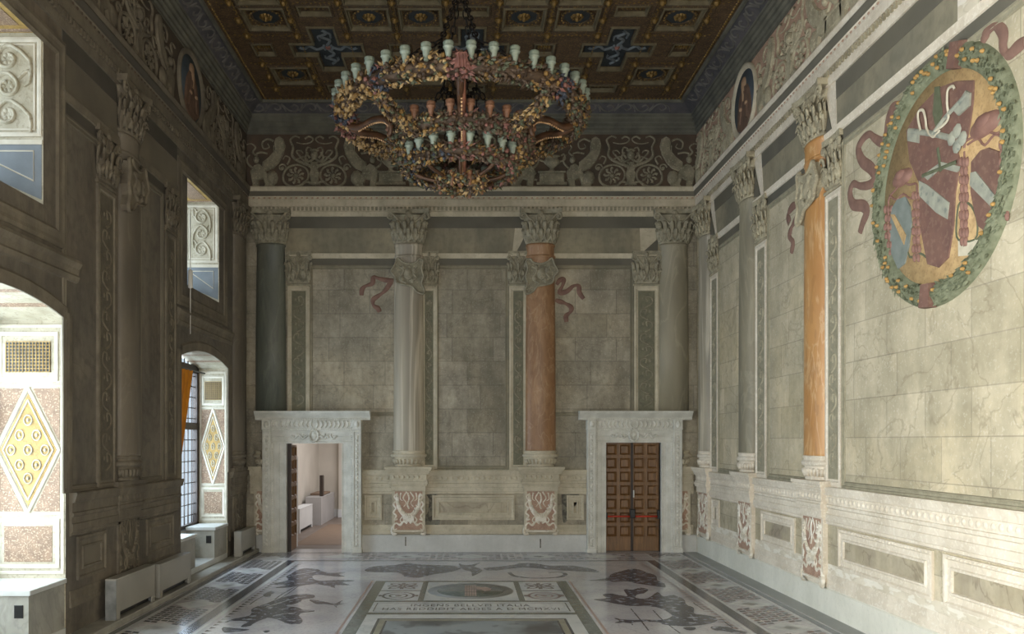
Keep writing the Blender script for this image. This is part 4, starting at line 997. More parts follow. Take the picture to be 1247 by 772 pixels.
# ------------------------------------------------------------------ the next room seen through the open doorway
nx0,nx1,ny0,ny1,nz=-5.3,1.0,YB+.56,29.3,4.2
m=MB(); m.cur=0
m.add([(nx0,ny0,0),(nx0,ny1,0),(nx0,ny1,nz),(nx0,ny0,nz)],[(0,1,2,3)]); m.add([(nx0,ny1,0),(nx1,ny1,0),(nx1,ny1,nz),(nx0,ny1,nz)],[(0,1,2,3)])
m.add([(nx1,ny0,0),(nx1,ny1,0),(nx1,ny1,nz),(nx1,ny0,nz)],[(0,1,2,3)]); m.add([(nx0,ny0,nz),(nx1,ny0,nz),(nx1,ny1,nz),(nx0,ny1,nz)],[(0,1,2,3)])
for a,b in ((nx0,-4.38),(-3.04,nx1)): m.add([(a,ny0,0),(b,ny0,0),(b,ny0,nz),(a,ny0,nz)],[(0,1,2,3)])
m.add([(-4.38,ny0,2.64),(-3.04,ny0,2.64),(-3.04,ny0,nz),(-4.38,ny0,nz)],[(0,1,2,3)])
NB=Fr((0,ny1,0),(1,0,0),(0,0,1),(0,-1,0))
m.box(NB,-4.55,nx1,0,nz,0,.25)
m.cur=1; m.box(NB,nx0,-4.55,0,.28,0,.03); m.box(NB,-4.57,nx1,0,.28,.25,.28)
NL=Fr((nx0,0,0),(0,1,0),(0,0,1),(1,0,0)); m.box(NL,20.75,21.1,0,2.3,0,.95)
struct('wall_next_room',m,[M['nr_wall'],M['nr_white']],'pale beige walls of the next room beyond the open doorway','wall')
m=MB(); m.cur=0; m.add([(nx0,ny0,0),(nx1,ny0,0),(nx1,ny1,0),(nx0,ny1,0)],[(0,1,2,3)])
m.cur=1; m.add([(-4.5,21.3,.004),(nx1,21.3,.004),(nx1,26.6,.004),(-4.5,26.6,.004)],[(0,1,2,3)])
struct('floor_next_room',m,[M['nr_floor'],M['nr_carpet']],'reddish floor of the next room beyond the open doorway','floor')
def cabinet(f,y0,y1,h,d,label,cat,mt,cut=True,loc=None,name='radiator_cover',grp=None,z0=0.0,end=None,x0=0.12):
    t=thing(name,label,cat,f.P((y0+y1)/2,z0,d/2),grp)
    m=MB(); 
    m.box(f,y0,y1,z0+h-.025,z0+h,x0,d+.006,.004)
    m.cur=1; m.box(f,y0,y0+.012,z0,z0+h-.025,x0,d); m.box(f,y1-.012,y1,z0,z0+h-.025,x0,d); m.cur=0
    g=.1*h if cut else 0
    if cut:
        pts=[(y0,z0),(y0+.14,z0),(y0+.14,z0+.10),(y1-.14,z0+.10),(y1-.14,z0),(y1,z0),(y1,z0+h-.025),(y0,z0+h-.025)]
    else: pts=[(y0,z0),(y1,z0),(y1,z0+h-.025),(y0,z0+h-.025)]
    m.poly(f,pts,d-.015,d,.003)
    m.build('casing',[M[mt],M[end or mt]],t)
    if cut:
        m=MB(); m.box(f,y0+.12,y1-.12,z0+.02,z0+.14,x0+.03,d-.07); m.build('gap_shade',M['black'],t)  # black box: shade of the foot gap put into its colour
    return t
cabinet(NL,23.9,25.9,.72,.42,'white radiator cover by the left wall of the next room','radiator','nr_white')
cabinet(NL,26.3,28.9,.9,.62,'grey cabinet behind the white radiator in the next room','cabinet','nr_grey',False,name='low_cabinet')
m=MB(); m.box(NL,27.2,28.5,.9,.96,.1,.55,.02); tag(m.build('cushion',M['nr_carpet']),'flat reddish cushion on the grey cabinet in the next room','cushion')
m=MB(); m.box(NL,26.7,26.95,.9,1.58,.5,.6,.01); tag(m.build('standing_screen',M['wood_dark']),'narrow dark upright board on the grey cabinet in the next room','board')

# ------------------------------------------------------------------ windows of the left wall
def lowwin(n,y0,y1,dp,label,detail,reveal=True):
    t=thing('window_%d'%n,label,'window',(XL,(y0+y1)/2,0),kind='structure')
    XO=XL-dp; FF=Fr((0,y1,0),(1,0,0),(0,0,1),(0,-1,0)); NN=Fr((0,y0,0),(1,0,0),(0,0,1),(0,1,0))
    for f in (FF,NN):
        m=MB(); m.cur=0; m.add([f.P(XO,0),f.P(XL,0),f.P(XL,ZP),f.P(XO,ZP)],[(0,1,2,3)])
        W=dp; X0=XO+.02; X1=XL-.02; c=(X0+X1)/2
        if f is FF and reveal:
            m.cur=1
            m.frame(f,X0,X1,.92,4.26,[(0,0),(0,.012),(.03,.015),(.04,.004)])
            m.frame(f,X0+.08*W,X1-.08*W,3.5,4.16,[(0,0),(.0,.012),(.03,.015),(.05,.004)])
            m.frame(f,X0+.06*W,X1-.06*W,1.0,1.66,[(0,0),(.0,.012),(.03,.015),(.05,.004)])
            hw=(X1-X0)/2-.06*W; zc=2.58; hh=.84
            dia=[(c,zc+hh),(c+hw,zc),(c,zc-hh),(c-hw,zc)]
            for k,w_ in ((1,.05),(.8,.025)):
                for i in range(4):
                    a,b=dia[i],dia[(i+1)%4]
                    m.stroke(f,[(c+(a[0]-c)*k,zc+(a[1]-zc)*k),(c+(b[0]-c)*k,zc+(b[1]-zc)*k)],w_,.014,.004,n=1)
            for zz in (1.72,3.44): m.stroke(f,[(X0+.04,zz),(X1-.04,zz)],.03,.012,.004,n=1)
            m.cur=2
            m.poly(f,[(c+(a-c)*.9,zc+(b-zc)*.9) for a,b in dia],0,.003)
            m.cur=3
            for s in (-1,1):
                for v in (-1,1):
                    m.poly(f,[(c+s*hw*1.0,zc+v*.1),(c+s*hw*1.0,zc+v*hh*.98),(c+s*hw*.15,zc+v*hh*.98)],0,.004)
            m.poly(f,[(X0+.16*W,1.08),(X1-.16*W,1.08),(X1-.16*W,1.56),(X0+.16*W,1.56)],0,.004)
            m.cur=4
            k=0
            for (dx,dz) in ((0,0),(-.24,.0),(.24,.0),(-.12,.2),(.12,.2),(-.12,-.2),(.12,-.2),(0,.4),(0,-.38)):
                m.stroke(f,[(c+W*dx*.95+.055*W*math.cos(q*1.05),zc+dz+.07*math.sin(q*1.05)) for q in range(6)],.025,.014,.004,closed=True,n=2,ns=3); m.dome(f,c+W*dx*.95,zc+dz,.025*W,.03,.02,.004,6,2)
            m.cur=5
            m.box(f,X0+.18*W,X1-.18*W,3.62,4.02,0,.006)
            m.cur=6
            a=X0+.18*W
            while a<X1-.18*W: m.box(f,a,a+.01,3.62,4.02,.004,.016); a+=.045
            v=3.62
            while v<4.03: m.box(f,X0+.18*W,X1-.18*W,v,v+.01,.004,.016); v+=.045
        o=m.build('reveal',[M['rev_pale'],M['rev_white'],M['rev_gold'],M['rev_red'],M['rev_pale'],M['black'],M['rev_gold']],t)
    m=MB(); K=20
    for i in range(K):
        a=y0+(y1-y0)*i/K; b=y0+(y1-y0)*(i+1)/K
        m.cur=0 if i%4 else 1
        m.add([(XL,a,arch_z(a,y0,y1)),(XL,b,arch_z(b,y0,y1)),(XO-.1,b,arch_z(b,y0,y1)),(XO-.1,a,arch_z(a,y0,y1))],[(0,1,2,3)])
        # spandrel over the window plane
        m.cur=0; m.add([(XO-.1,a,arch_z(a,y0,y1)),(XO-.1,b,arch_z(b,y0,y1)),(XO-.1,b,ZP+.3),(XO-.1,a,ZP+.3)],[(0,1,2,3)])
    m.build('arched_soffit',[M['rev_pale'],M['rev_red']],t)
    m=MB(); m.box(LEFT,y0,y1,0,.2,-dp,-.0); 
    m.box(LEFT,y0,y1,.2,.80,-dp-.1,-dp+.02)
    m.build('floor_step',M['seat_top'],t)
    for a,b,g in ((y1-.9,y1,1),(y0,y0+.86,0)):
        m=MB(); m.cur=0; m.box(LEFT,a,b,.2,.80,-dp+.02,-.015); m.cur=1; m.box(LEFT,a-.03 if g else a,b if g else b+.03,.80,.86,-dp+.02,.02,.008)
        s_=m.build('window_seat',[M['seat'],M['seat_top']],t)
        if g:
            SF=Fr((0,a,0),(1,0,0),(0,0,1),(0,-1,0)); m=MB()
            m.box(SF,XL-.19,XL-.08,.52,.68,0,.012,.004); m.build('wall_socket',M['black'],s_)
    # joinery
    WF=Fr((XO,0,0),(0,1,0),(0,0,1),(1,0,0)); z0,z1=.82,ZP
    m=MB(); 
    for a,b in ((y0,y0+.1),(y1-.12,y1),((y0+y1)/2-.05,(y0+y1)/2+.05)): m.box(WF,a,b,z0,z1,-.1,.0)
    m.box(WF,y0,y1,z0,z0+.08,-.1,.0); m.box(WF,y0,y1,2.95,3.1,-.1,.01); m.box(WF,y0,y1,ZS-.12,ZS+.05,-.1,0)
    m.build('window_frame',M['wood_dark'],t)
    m=MB(); v=z0+.25
    while v<ZP: m.box(WF,y0,y1,v,v+.018,-.07,-.045); v+=.235
    a=y0+.33
    while a<y1: m.box(WF,a,a+.018,z0,ZP,-.07,-.045); a+=.235
    m.build('glazing_bars',M['wood_dark'],t)
    m=MB(); m.add([WF.P(y0,z0,-.06),WF.P(y1,z0,-.06),WF.P(y1,ZP,-.06),WF.P(y0,ZP,-.06)],[(0,1,2,3)]); m.build('pane',M['glass'],t)
    # moulded surround on the wall face
    m=MB(); 
    for a,s in ((y0,-1),(y1,1)): m.prof_v(LEFT,2.0,ZS+.1,[(a,0),(a,.02),(a+s*.05,.03),(a+s*.12,.03),(a+s*.16,.015),(a+s*.2,0)])
    for i in range(16):
        a=y0+(y1-y0)*i/16; b=y0+(y1-y0)*(i+1)/16
        m.add([LEFT.P(a,arch_z(a,y0,y1),.02),LEFT.P(b,arch_z(b,y0,y1),.02),LEFT.P(b,arch_z(b,y0,y1)+.16,.03),LEFT.P(a,arch_z(a,y0,y1)+.16,.03),LEFT.P(a,arch_z(a,y0,y1)+.2,0),LEFT.P(b,arch_z(b,y0,y1)+.2,0),LEFT.P(a,arch_z(a,y0,y1),0),LEFT.P(b,arch_z(b,y0,y1),0)],[(0,1,2,3),(3,2,5,4),(0,1,7,6)])
    m.build('surround',M['cream_l'],t)
    return t
def upwin(n,y0,y1,dp,label,reveal=True):
    t=thing('window_%d'%n,label,'window',(XL,(y0+y1)/2,5.7),kind='structure')
    XO=XL-dp; z0,z1=5.70,7.88; zs=z0+.52*dp; f=Fr((0,y1,0),(1,0,0),(0,0,1),(0,-1,0)); g=Fr((0,y0,0),(1,0,0),(0,0,1),(0,1,0))
    for h in (f,g):
        m=MB(); m.cur=0
        m.add([h.P(XO-.1,z0),h.P(XL,z0),h.P(XL,z1),h.P(XO-.1,z1)],[(0,1,2,3)])
        if h is f and reveal:
            m.cur=3; m.poly(h,[(XO,z0+.5*dp),(XL-.02,z0+.06),(XL-.02,6.46),(XO,6.46)],0,.004)
            m.cur=1; m.poly(h,[(XO,6.46),(XL-.01,6.46),(XL-.01,6.52),(XO,6.52)],0,.012)
            m.frame(h,XO+.02,XL-.02,6.56,7.82,[(0,0),(0,.012),(.03,.015),(.05,.012),(.06,.002)])
            m.frame(h,XO+.1,XL-.1,6.64,7.74,[(0,0),(0,.012),(.02,.012),(.02,0)])
            m.stroke(h,[(XO+.1,6.38),(XL-.12,6.38),(XL-.12,6.0),(XO+.1,6.38)],.02,.01,.004,n=1)
            m.cur=2; c=XL-.45 if dp>.9 else (XO+XL)/2; w=(dp-.3)
            for j,zz in enumerate((6.85,7.2,7.55)):
                s=1 if j%2 else -1
                for q in ((c+s*.03),):
                    R=.15
                    m.stroke(h,[(c-s*w*.42,zz-.24),(c-s*w*.4,zz-.02),(c-s*.05,zz+.17)]+[(c+R*math.cos(1.6-s*a)*(1-a/11),zz+R*math.sin(1.6-s*a)*(1-a/11)) for a in [.5+.8*i for i in range(8)]],.05,.03,.002,n=2,ns=3)
                for i in range(6): a=i*PI/3; m.dome(h,c+.055*math.cos(a),zz+.055*math.sin(a),.03,.03,.02,.004,5,1)
                if dp>.9:
                    c2=c-.33; m.stroke(h,[(c2+R*.9*math.cos(a)*(1-a/13),zz+.1+R*.9*math.sin(a)*(1-a/13)) for a in [.8*i for i in range(9)]],.05,.03,.002,n=2,ns=3)
                m.stroke(h,[(c+s*w*.2,zz+.1),(c+s*w*.38,zz+.2),(c+s*w*.4,zz+.05),(c+s*w*.3,zz)],.05,.025,.002,n=3,ns=3,taper=lambda q:1-.5*q)
        m.build('reveal',[M['rev_pale'],M['rev_white'],M['rev_pale'],M['rev_grey']],t)
    m=MB(); m.cur=0; m.add([(XL,y0,z1),(XL,y1,z1),(XO-.1,y1,z1),(XO-.1,y0,z1)],[(0,1,2,3)])
    m.cur=1; SO=Fr((0,0,z1),(1,0,0),(0,1,0),(0,0,-1)); m.frame(SO,XO+.06,XL-.06,y0+.06,y1-.06,[(0,0),(0,.02),(.03,.02),(.04,0)]); m.poly(SO,[(XO+.2,y0+.2),(XL-.2,y0+.2),(XL-.2,y1-.2),(XO+.2,y1-.2)],0,.006)
    m.cur=2; m.add([(XL,y0,z0),(XL,y1,z0),(XO-.1,y1,zs),(XO-.1,y0,zs)],[(0,1,2,3)])
    m.build('soffit_and_sill',[M['rev_gold'],M['rev_red'],M['seat_top']],t)
    WF=Fr((XO,0,0),(0,1,0),(0,0,1),(1,0,0)); m=MB()
    for a,b in ((y0,y0+.08),(y1-.08,y1),((y0+y1)/2-.03,(y0+y1)/2+.03)): m.box(WF,a,b,z0,z1,-.1,-.02)
    for v in (z0+.3,z1-.08,6.9): m.box(WF,y0,y1,v,v+.06,-.1,-.02)
    m.build('window_frame',M['wood_dark'],t)
    m=MB(); m.add([WF.P(y0,z0,-.06),WF.P(y1,z0,-.06),WF.P(y1,z1,-.06),WF.P(y0,z1,-.06)],[(0,1,2,3)]); m.build('pane',M['glass'],t)
    m=MB(); m.frame(LEFT,y0-.55,y1+.55,z0-.45,z1+.12,[(0,0),(0,.02),(.05,.03),(.1,.02),(.16,.02),(.2,.03),(.24,0)]); m.build('surround',M['cream_l'],t)
    return t
lowwin(1,*LOW[0],'far arched window niche with stone seats, at the back of the left wall',1)
lowwin(2,*LOW[1],'near arched window niche on the left, its stucco reveal brightly lit',1)
lowwin(3,*LOW[2],'arched window niche of the left wall, beside the viewer',0,False)
upwin(4,*UPP[0],'small upper far window with a bright scroll-painted reveal and sloping sill')
upwin(5,*UPP[1],'upper near window with a bright scroll-painted reveal, at the top left edge')
upwin(6,*UPP[2],'upper window of the left wall, beside the viewer',False)
m=MB()
for a,b in ((7.2,11.3),(15.2,18.7),(0,4.4)): m.prof_u(LEFT,a,b,[(4.86,0),(4.88,.03),(4.94,.05),(4.97,.03),(5.05,.05),(5.12,.09),(5.16,.08),(5.2,0)])
struct('trim_17',m,M['cream_l'],'shaded brown string moulding between the lower and upper windows of the left wall','moulding')
for n,(a,b,c,d) in enumerate(FW):  # unseen windows, added to carry the fill lamps
    t=thing('window_%d'%(7+n),['window','middle window','right window'][n]+' added for fill light in the wall behind the viewer','window',FRONT.P((a+b)/2,c,0),kind='structure')
    m=MB()
    for p,q in ((a,a+.08),(b-.08,b),((a+b)/2-.04,(a+b)/2+.04)): m.box(FRONT,p,q,c,d,-.6,-.52)
    for v in (c,2.8,d-.08): m.box(FRONT,a,b,v,v+.08,-.6,-.52)
    m.build('window_frame',M['wood_dark'],t)
# curtain inside the far window
m=MB(); vs=[];fs=[]; NY=36; NZ=14
for j in range(NZ+1):
    k=j/NZ; z=4.2-k*3.35
    wd=(1.15 if k<.05 else 1.15*(1-k*1.15) if k<.62 else .33-.1*k)
    wd=max(wd,.16)
    for i in range(NY+1):
        q=i/NY; vs.append((XL-.50+.028*math.sin(q*30+k*2)-.03*k, 16.5+ (wd)*q, z))
def cur(j0,j1,mt):
    m=MB(); v=[];f=[]
    for j in range(j0,j1+1): v+=vs[j*(NY+1):(j+1)*(NY+1)]
    for j in range(j1-j0):
        for i in range(NY): a=j*(NY+1)+i; f.append((a,a+1,a+NY+2,a+NY+1))
    m.add(v,f,True); return m
t=thing('curtain','orange curtain gathered to one side in the far arched window','curtain',(XL-.5,16.6,.85))
cur(0,8,0).build('orange_cloth',M['curtain'],t); cur(8,NZ,0).build('gathered_red_tail',M['curtain_red'],t)
m=MB(); m.tube([(XL-.5,15.46,4.21),(XL-.5,18.38,4.21)],.018,8); m.build('curtain_rod',M['black'],t)
# blind cord weight hanging beside the upper far window
t=thing('blind_cord','thin white cord with a long white weight, left of the small upper far window','cord',LEFT.P(15.72,4.75,.08))
m=MB(); m.tube([LEFT.P(15.72,4.75,.08),LEFT.P(15.72,7.05,.08)],.008,6); m.build('cord',M['white'],t)
m=MB(); m.lathe(LEFT.P(15.72,5.62,.08),[(0,.02),(.02,.045),(.34,.045),(.36,.02)],10); m.build('weight',M['white'],t)

# ------------------------------------------------------------------ radiators of the hall
G='grey radiator covers along the left wall'
cabinet(LEFT,11.93,13.42,.60,.28,'grey radiator cover nearest the viewer on the left, with a scuffed end','radiator','rad',grp=G,z0=.092,end='rad_end')
cabinet(LEFT,13.62,15.16,.56,.28,'grey radiator cover between the nearest one and the far window niche','radiator','rad',grp=G,z0=.092)
cabinet(LEFT,18.52,19.8,.56,.28,'grey radiator cover in the far left corner, beside the open doorway','radiator','rad',grp=G,z0=.092)
# ------------------------------------------------------------------ floor mosaic
F=FLOOR
def fx(x,y): Y=2700.0/(y-537); return ((x-569)*Y/1000, Y)
def inlay(name,mts,fn,h=.002):
    m=MB(); m.up=True; fn(m); return m.build(name,[M[k] for k in mts],floor)
def rect(m,a,b,c,d,h=.002): m.add([F.P(a,c,h),F.P(b,c,h),F.P(b,d,h),F.P(a,d,h)],[(0,1,2,3)],False)
def shape(m,pts,h,rag=0.0):
    P=[(a.x,a.y) for a in smooth(pts,3,True)]
    if rag: P=[(x+random.uniform(-rag,rag),y+random.uniform(-rag,rag)*1.3) for x,y in P]
    m.add([F.P(x,y,h) for x,y in P],[tuple(range(len(P)))],False)
C0=.08; yb=18.45
def border(m):
    m.cur=0  # grey strips at the walls
    rect(m,5.27,XR,YF,YB,.001); 
    m.cur=1
    rect(m,5.12,5.24,YF,19.86,.0012); rect(m,-5.03,-4.93,YF,19.86,.0012); rect(m,-4.93,5.12,19.78,19.88,.0012)
    rect(m,4.05,4.24,YF,yb+.12,.0014); rect(m,-4.06,-3.88,YF,yb+.12,.0014); rect(m,-3.88,4.05,yb,yb+.12,.0014)
    m.cur=2
    for a,b in ((3.98,4.03),(-3.85,-3.80),(4.26,4.29),(-4.11,-4.08),(5.07,5.10),(-4.90,-4.87)): rect(m,a,b,YF,yb-.04 if abs(a)<4.1 else 19.75,.0014)
    rect(m,-3.8,3.98,yb-.08,yb-.04,.0014)
inlay('border_band',['fl_grey','fl_dark','fl_white'],border)
def teeth(m):
    m.cur=0; y=8.0
    while y<yb-.3:
        m.add([F.P(-3.72,y,.0013),F.P(-3.62,y+.06,.0013),F.P(-3.72,y+.12,.0013)],[(0,1,2)],False)
        m.cur=1; m.add([F.P(3.90,y,.0013),F.P(3.72,y+.05,.0013),F.P(3.90,y+.1,.0013)],[(0,1,2)],False); m.cur=0
        y+=.19
inlay('toothed_edge',['fl_dark','fl_red'],teeth)
def lattice(m,x0,x1,side):
    """slanted bricks between pale lozenges, pitch 1.75"""
    xc=(x0+x1)/2; hw=(x1-x0)/2
    for y in [11.86-1.78*2,11.86-1.78,11.86,13.6,15.36,17.1,18.85]:
        m.cur=0; m.poly
        m.cur=0; m.add([F.P(xc-hw*.95,y,.002),F.P(xc,y-.36,.002),F.P(xc+hw*.95,y,.002),F.P(xc,y+.36,.002)],[(0,1,2,3)],False)
        m.cur=3; m.add([F.P(xc-.14,y,.003),F.P(xc,y-.12,.003),F.P(xc+.14,y,.003),F.P(xc,y+.12,.003)],[(0,1,2,3)],False)
        for s in (-1,1):
            for r in range(9):
                for c in range(6):
                    yy=y+.88*s+(r-4)*.135; u=xc+(c-2.5)*hw*.33
                    yy+=(c-2.5)*.05*side
                    dist=abs(u-xc)/hw/.95+abs(yy-y)/.36
                    if s>0 or True:
                        if abs(yy-y)<.9 and dist>1.25 and yy<19.7 and (s>0)==(yy>y) and abs(yy-y)<.885:
                            m.cur=2 if ((r+c)%2==0 and side>0) else 1
                            a=hw*.135; e=.042; m.add([F.P(u-a,yy-e,.0022),F.P(u+a,yy-e+.04*side,.0022),F.P(u+a,yy+e+.04*side,.0022),F.P(u-a,yy+e,.0022)],[(0,1,2,3)],False)
def lat2(m):
    lattice(m,4.30,5.05,1); lattice(m,-4.86,-4.12,-1)
    y0,y1=18.62,19.74; yc=(y0+y1)/2
    for i in range(5):
        x=-4.0+.65+1.58*i*1.0; 
        x=[-2.98,-1.42,.10,1.67,3.2,4.6][i]
        m.cur=0; m.add([F.P(x-.44,yc,.002),F.P(x,yc-.36,.002),F.P(x+.44,yc,.002),F.P(x,yc+.36,.002)],[(0,1,2,3)],False)
        if i in(1,3): m.cur=1; m.add([F.P(x-.14,yc,.003),F.P(x,yc-.1,.003),F.P(x+.14,yc,.003),F.P(x,yc+.1,.003)],[(0,1,2,3)],False)
        for c in range(-3,4):
            for r in range(-2,3):
                u=x+.78+c*.16; v=yc+r*.2+c*.02
                if all(abs(u-q)/.44+abs(v-yc)/.36>1.2 for q in (x,x+1.56)) and u<3.95:
                    m.cur=1 if (c+r)%3 else 2; m.add([F.P(u-.055,v-.05,.0022),F.P(u+.055,v-.02,.0022),F.P(u+.055,v+.06,.0022),F.P(u-.055,v+.03,.0022)],[(0,1,2,3)],False)
inlay('border_lattice',['fl_white','fl_dark','fl_red','fl_grey'],lat2)
# central framed panel
PX0,PX1=-1.76,1.90
def panel(m):
    m.cur=0; rect(m,PX0-.09,PX0-.05,YF,15.86,.0012); rect(m,PX1+.05,PX1+.09,YF,15.86,.0012)      # thin pink line
    m.cur=1; rect(m,PX0,PX1,YF,15.84,.0014)
    m.cur=2
    z=.003; a,b,c,d=-1.56,-.84,-.74,.88; e,g=.98,1.70
    rect(m,a,b,14.84,15.70,z); rect(m,a,b,13.88,14.76,z); rect(m,e,g,14.84,15.70,z); rect(m,e,g,13.88,14.76,z)
    rect(m,c,d,13.88,15.70,z); rect(m,a,g,12.92,13.76,z); rect(m,a,g,YF,12.76,z)
    m.cur=3
    for (p,q,r,s) in ((a+.06,g-.06,13.0,13.68),): 
        w=.018
        rect(m,p,q,r,r+w,z+.001); rect(m,p,q,s-w,s,z+.001); rect(m,p,p+w,r,s,z+.001); rect(m,q-w,q,r,s,z+.001)
    m.cur=3; rect(m,a+.2,g-.2,YF,12.48,z+.001); m.cur=4; rect(m,a+.24,g-.24,YF,12.42,z+.002)
    m.cur=3; rect(m,a+.33,g-.33,YF,12.32,z+.003); m.cur=5; rect(m,a+.36,g-.36,YF,12.29,z+.004)
inlay('central_panel',['fl_pink','fl_green','fl_white','fl_dark','fl_tan','fl_pic'],panel)
def emblem(m):
    z=.0045; x,y=.06,14.79
    F2=Fr((0,0,z),(1,0,0),(0,1,0),(0,0,1))
    m.cap=True
    m.cur=0; m.ring(F2,x,y,[(.77,0),(.77,.0002)],48,sv=1.0); m.cur=1; m.ring(F2,x,y,[(.60,.001),(.60,.0012)],48); m.cap=False
    m.cur=2
    for i in range(5): rect(m,x-.105+i*.043,x-.105+i*.043+.036,y-.52,y+.52,z+.002)
    m.cur=3
    for v in (-.45,-.15,.15,.42): rect(m,x-.11,x+.115,y+v,y+v+.04,z+.003)
    m.cur=2; m.add([F.P(p,q,z+.002) for p,q in ((x+.11,y+.42),(x+.2,y+.36),(x+.28,y+.38),(x+.38,y+.2),(x+.36,y+.02),(x+.25,y-.05),(x+.2,y+.08),(x+.11,y+.12))],[tuple(range(8))],False)
inlay('round_emblem',['fl_grey','fl_green','fl_pink','fl_dark'],emblem)
def small(m):
    z=Fr((0,0,.004),(1,0,0),(0,1,0),(0,0,1))
    for k,(x,y) in enumerate(((-1.20,15.27),(1.34,15.27))):
        for i in range(4):
            a=PI/4+i*PI/2; m.stroke(z,[(x+.06*math.cos(a),y+.06*math.sin(a)),(x+.2*math.cos(a+.35),y+.22*math.sin(a+.35)),(x+.32*math.cos(a),y+.36*math.sin(a)),(x+.2*math.cos(a-.35),y+.22*math.sin(a-.35))],.05,.001,0,closed=True,n=3,ns=2)
            a=i*PI/2; m.stroke(z,[(x+.1*math.cos(a),y+.1*math.sin(a)),(x+.28*math.cos(a),y+.32*math.sin(a))],.07,.001,0,n=1,ns=2)
        m.dome(z,x,y,.05,.05,.001,0,8,1)
    for k,(x,y) in enumerate(((-1.20,14.32),(1.34,14.32))):
        m.cur=k
        m.stroke(z,[(x+.27*math.cos(i*PI/6),y+.32*math.sin(i*PI/6)) for i in range(12)],.05,.001,0,closed=True,n=2,ns=2)
        m.stroke(z,[(x+.15*math.cos(i*PI/6),y+.18*math.sin(i*PI/6)) for i in range(12)],.04,.001,0,closed=True,n=2,ns=2)
        m.dome(z,x,y,.06,.07,.001,0,8,1)
        for s in (-1,1): m.dome(z,x+s*.32,y,.035,.08,.001,0,6,1)
inlay('knot_ornament',['fl_dark','fl_red'],small)
def text(body,x0,x1,yc,h):
    c=bpy.data.curves.new('inscription','FONT'); c.body=body; c.align_x='CENTER'; c.align_y='CENTER'; c.size=h/.72; c.extrude=.0004; c.space_character=1.15
    o=bpy.data.objects.new('inscription',c); COL.objects.link(o); c.materials.append(M['fl_dark']); bpy.context.view_layer.update()
    w=max(o.dimensions.x,.01); o.scale=((x1-x0)/w,1,1); o.location=((x0+x1)/2,yc,.0046); o.parent=floor
text('INGENS BELLVM ITALIA',-.93,1.02,13.47,.19); text('HAS REDDIDIT AEDES A D MCMXVI',-1.36,1.48,13.18,.19)
L1=lambda L:[fx(220+x/4.988,670+y/4.988) for x,y in L]
L2=lambda L:[fx(430+x/4.157,666+y/4.157) for x,y in L]
L3=lambda L:[fx(680+x/4.988,670+y/4.988) for x,y in L]
figs=[
 (L1([(258,442),(330,415),(418,398),(428,368),(445,350),(520,325),(600,292),(700,270),(770,266),(812,275),(806,290),(740,300),(722,318),(645,340),(712,348),(745,362),(808,364),(806,373),(742,380),(718,398),(742,425),(722,448),(650,446),(600,425),(540,410),(500,420),(445,445),(420,462),(362,466),(400,435),(330,430)]),0),
 (L1([(780,300),(830,305),(900,318),(935,326),(985,303),(968,325),(1022,321),(955,333),(948,350),(925,334),(880,328),(820,325)]),0),
 (L1([(538,232),(600,222),(640,214),(556,206),(650,182),(640,160),(668,145),(700,125),(740,112),(780,110),(830,115),(872,132),(940,138),(1002,134),(960,148),(1000,160),(920,158),(830,148),(802,158),(812,178),(860,186),(960,180),(1062,185),(985,196),(1030,212),(940,212),(935,228),(882,216),(820,206),(760,212),(700,222),(620,228)]),0),
 (L1([(502,270),(545,250),(575,258),(550,268),(540,285),(508,282)]),0),
 (L1([(255,468),(330,474),(418,482),(372,492),(330,494),(268,500)]),0),
 (L1([(500,490),(540,488),(530,500),(510,500)]),0),
 (L2([(58,118),(110,98),(200,93),(270,82),(330,88),(440,92),(542,98),(540,112),(480,130),(410,138),(330,156),(262,150),(230,130),(100,128)]),0),
 (L2([(535,84),(575,93),(645,80),(615,98),(655,118),(605,148),(598,125),(556,114)]),0),
 (L2([(660,108),(740,100),(800,92),(860,82),(930,85),(1000,95),(1110,95),(1210,112),(1240,128),(1110,122),(1000,116),(930,108),(860,104),(780,112),(700,120)]),0),
 (L3([(178,183),(240,178),(300,165),(325,145),(400,122),(470,113),(530,132),(592,155),(604,185),(642,202),(644,226),(560,214),(480,203),(420,190),(340,192),(280,188)]),1),
 (L3([(213,300),(260,295),(290,290),(268,270),(320,264),(372,273),(420,280),(398,240),(450,240),(500,228),(545,240),(520,262),(480,270),(470,290),(545,292),(600,255),(640,282),(700,272),(762,300),(776,330),(822,350),(824,385),(880,393),(942,405),(965,422),(950,437),(862,455),(745,462),(640,452),(618,440),(560,436),(490,435),(455,440),(450,457),(430,442),(340,442),(372,430),(340,412),(420,424),(540,422),(630,424),(690,400),(655,370),(590,345),(480,340),(400,335),(300,316)]),1),
 (L3([(928,466),(1012,463),(1060,480),(1150,500),(1080,505),(1000,490),(950,487)]),1),
 (L3([(760,470),(830,468),(826,484),(780,486)]),1)]
random.seed(11)
for i_,(P,k) in enumerate(figs):
    m=MB(); m.up=True; shape(m,P,.0016+.0001*i_,.006)
    m.build('sea_creature',M['fl_fig'],floor)
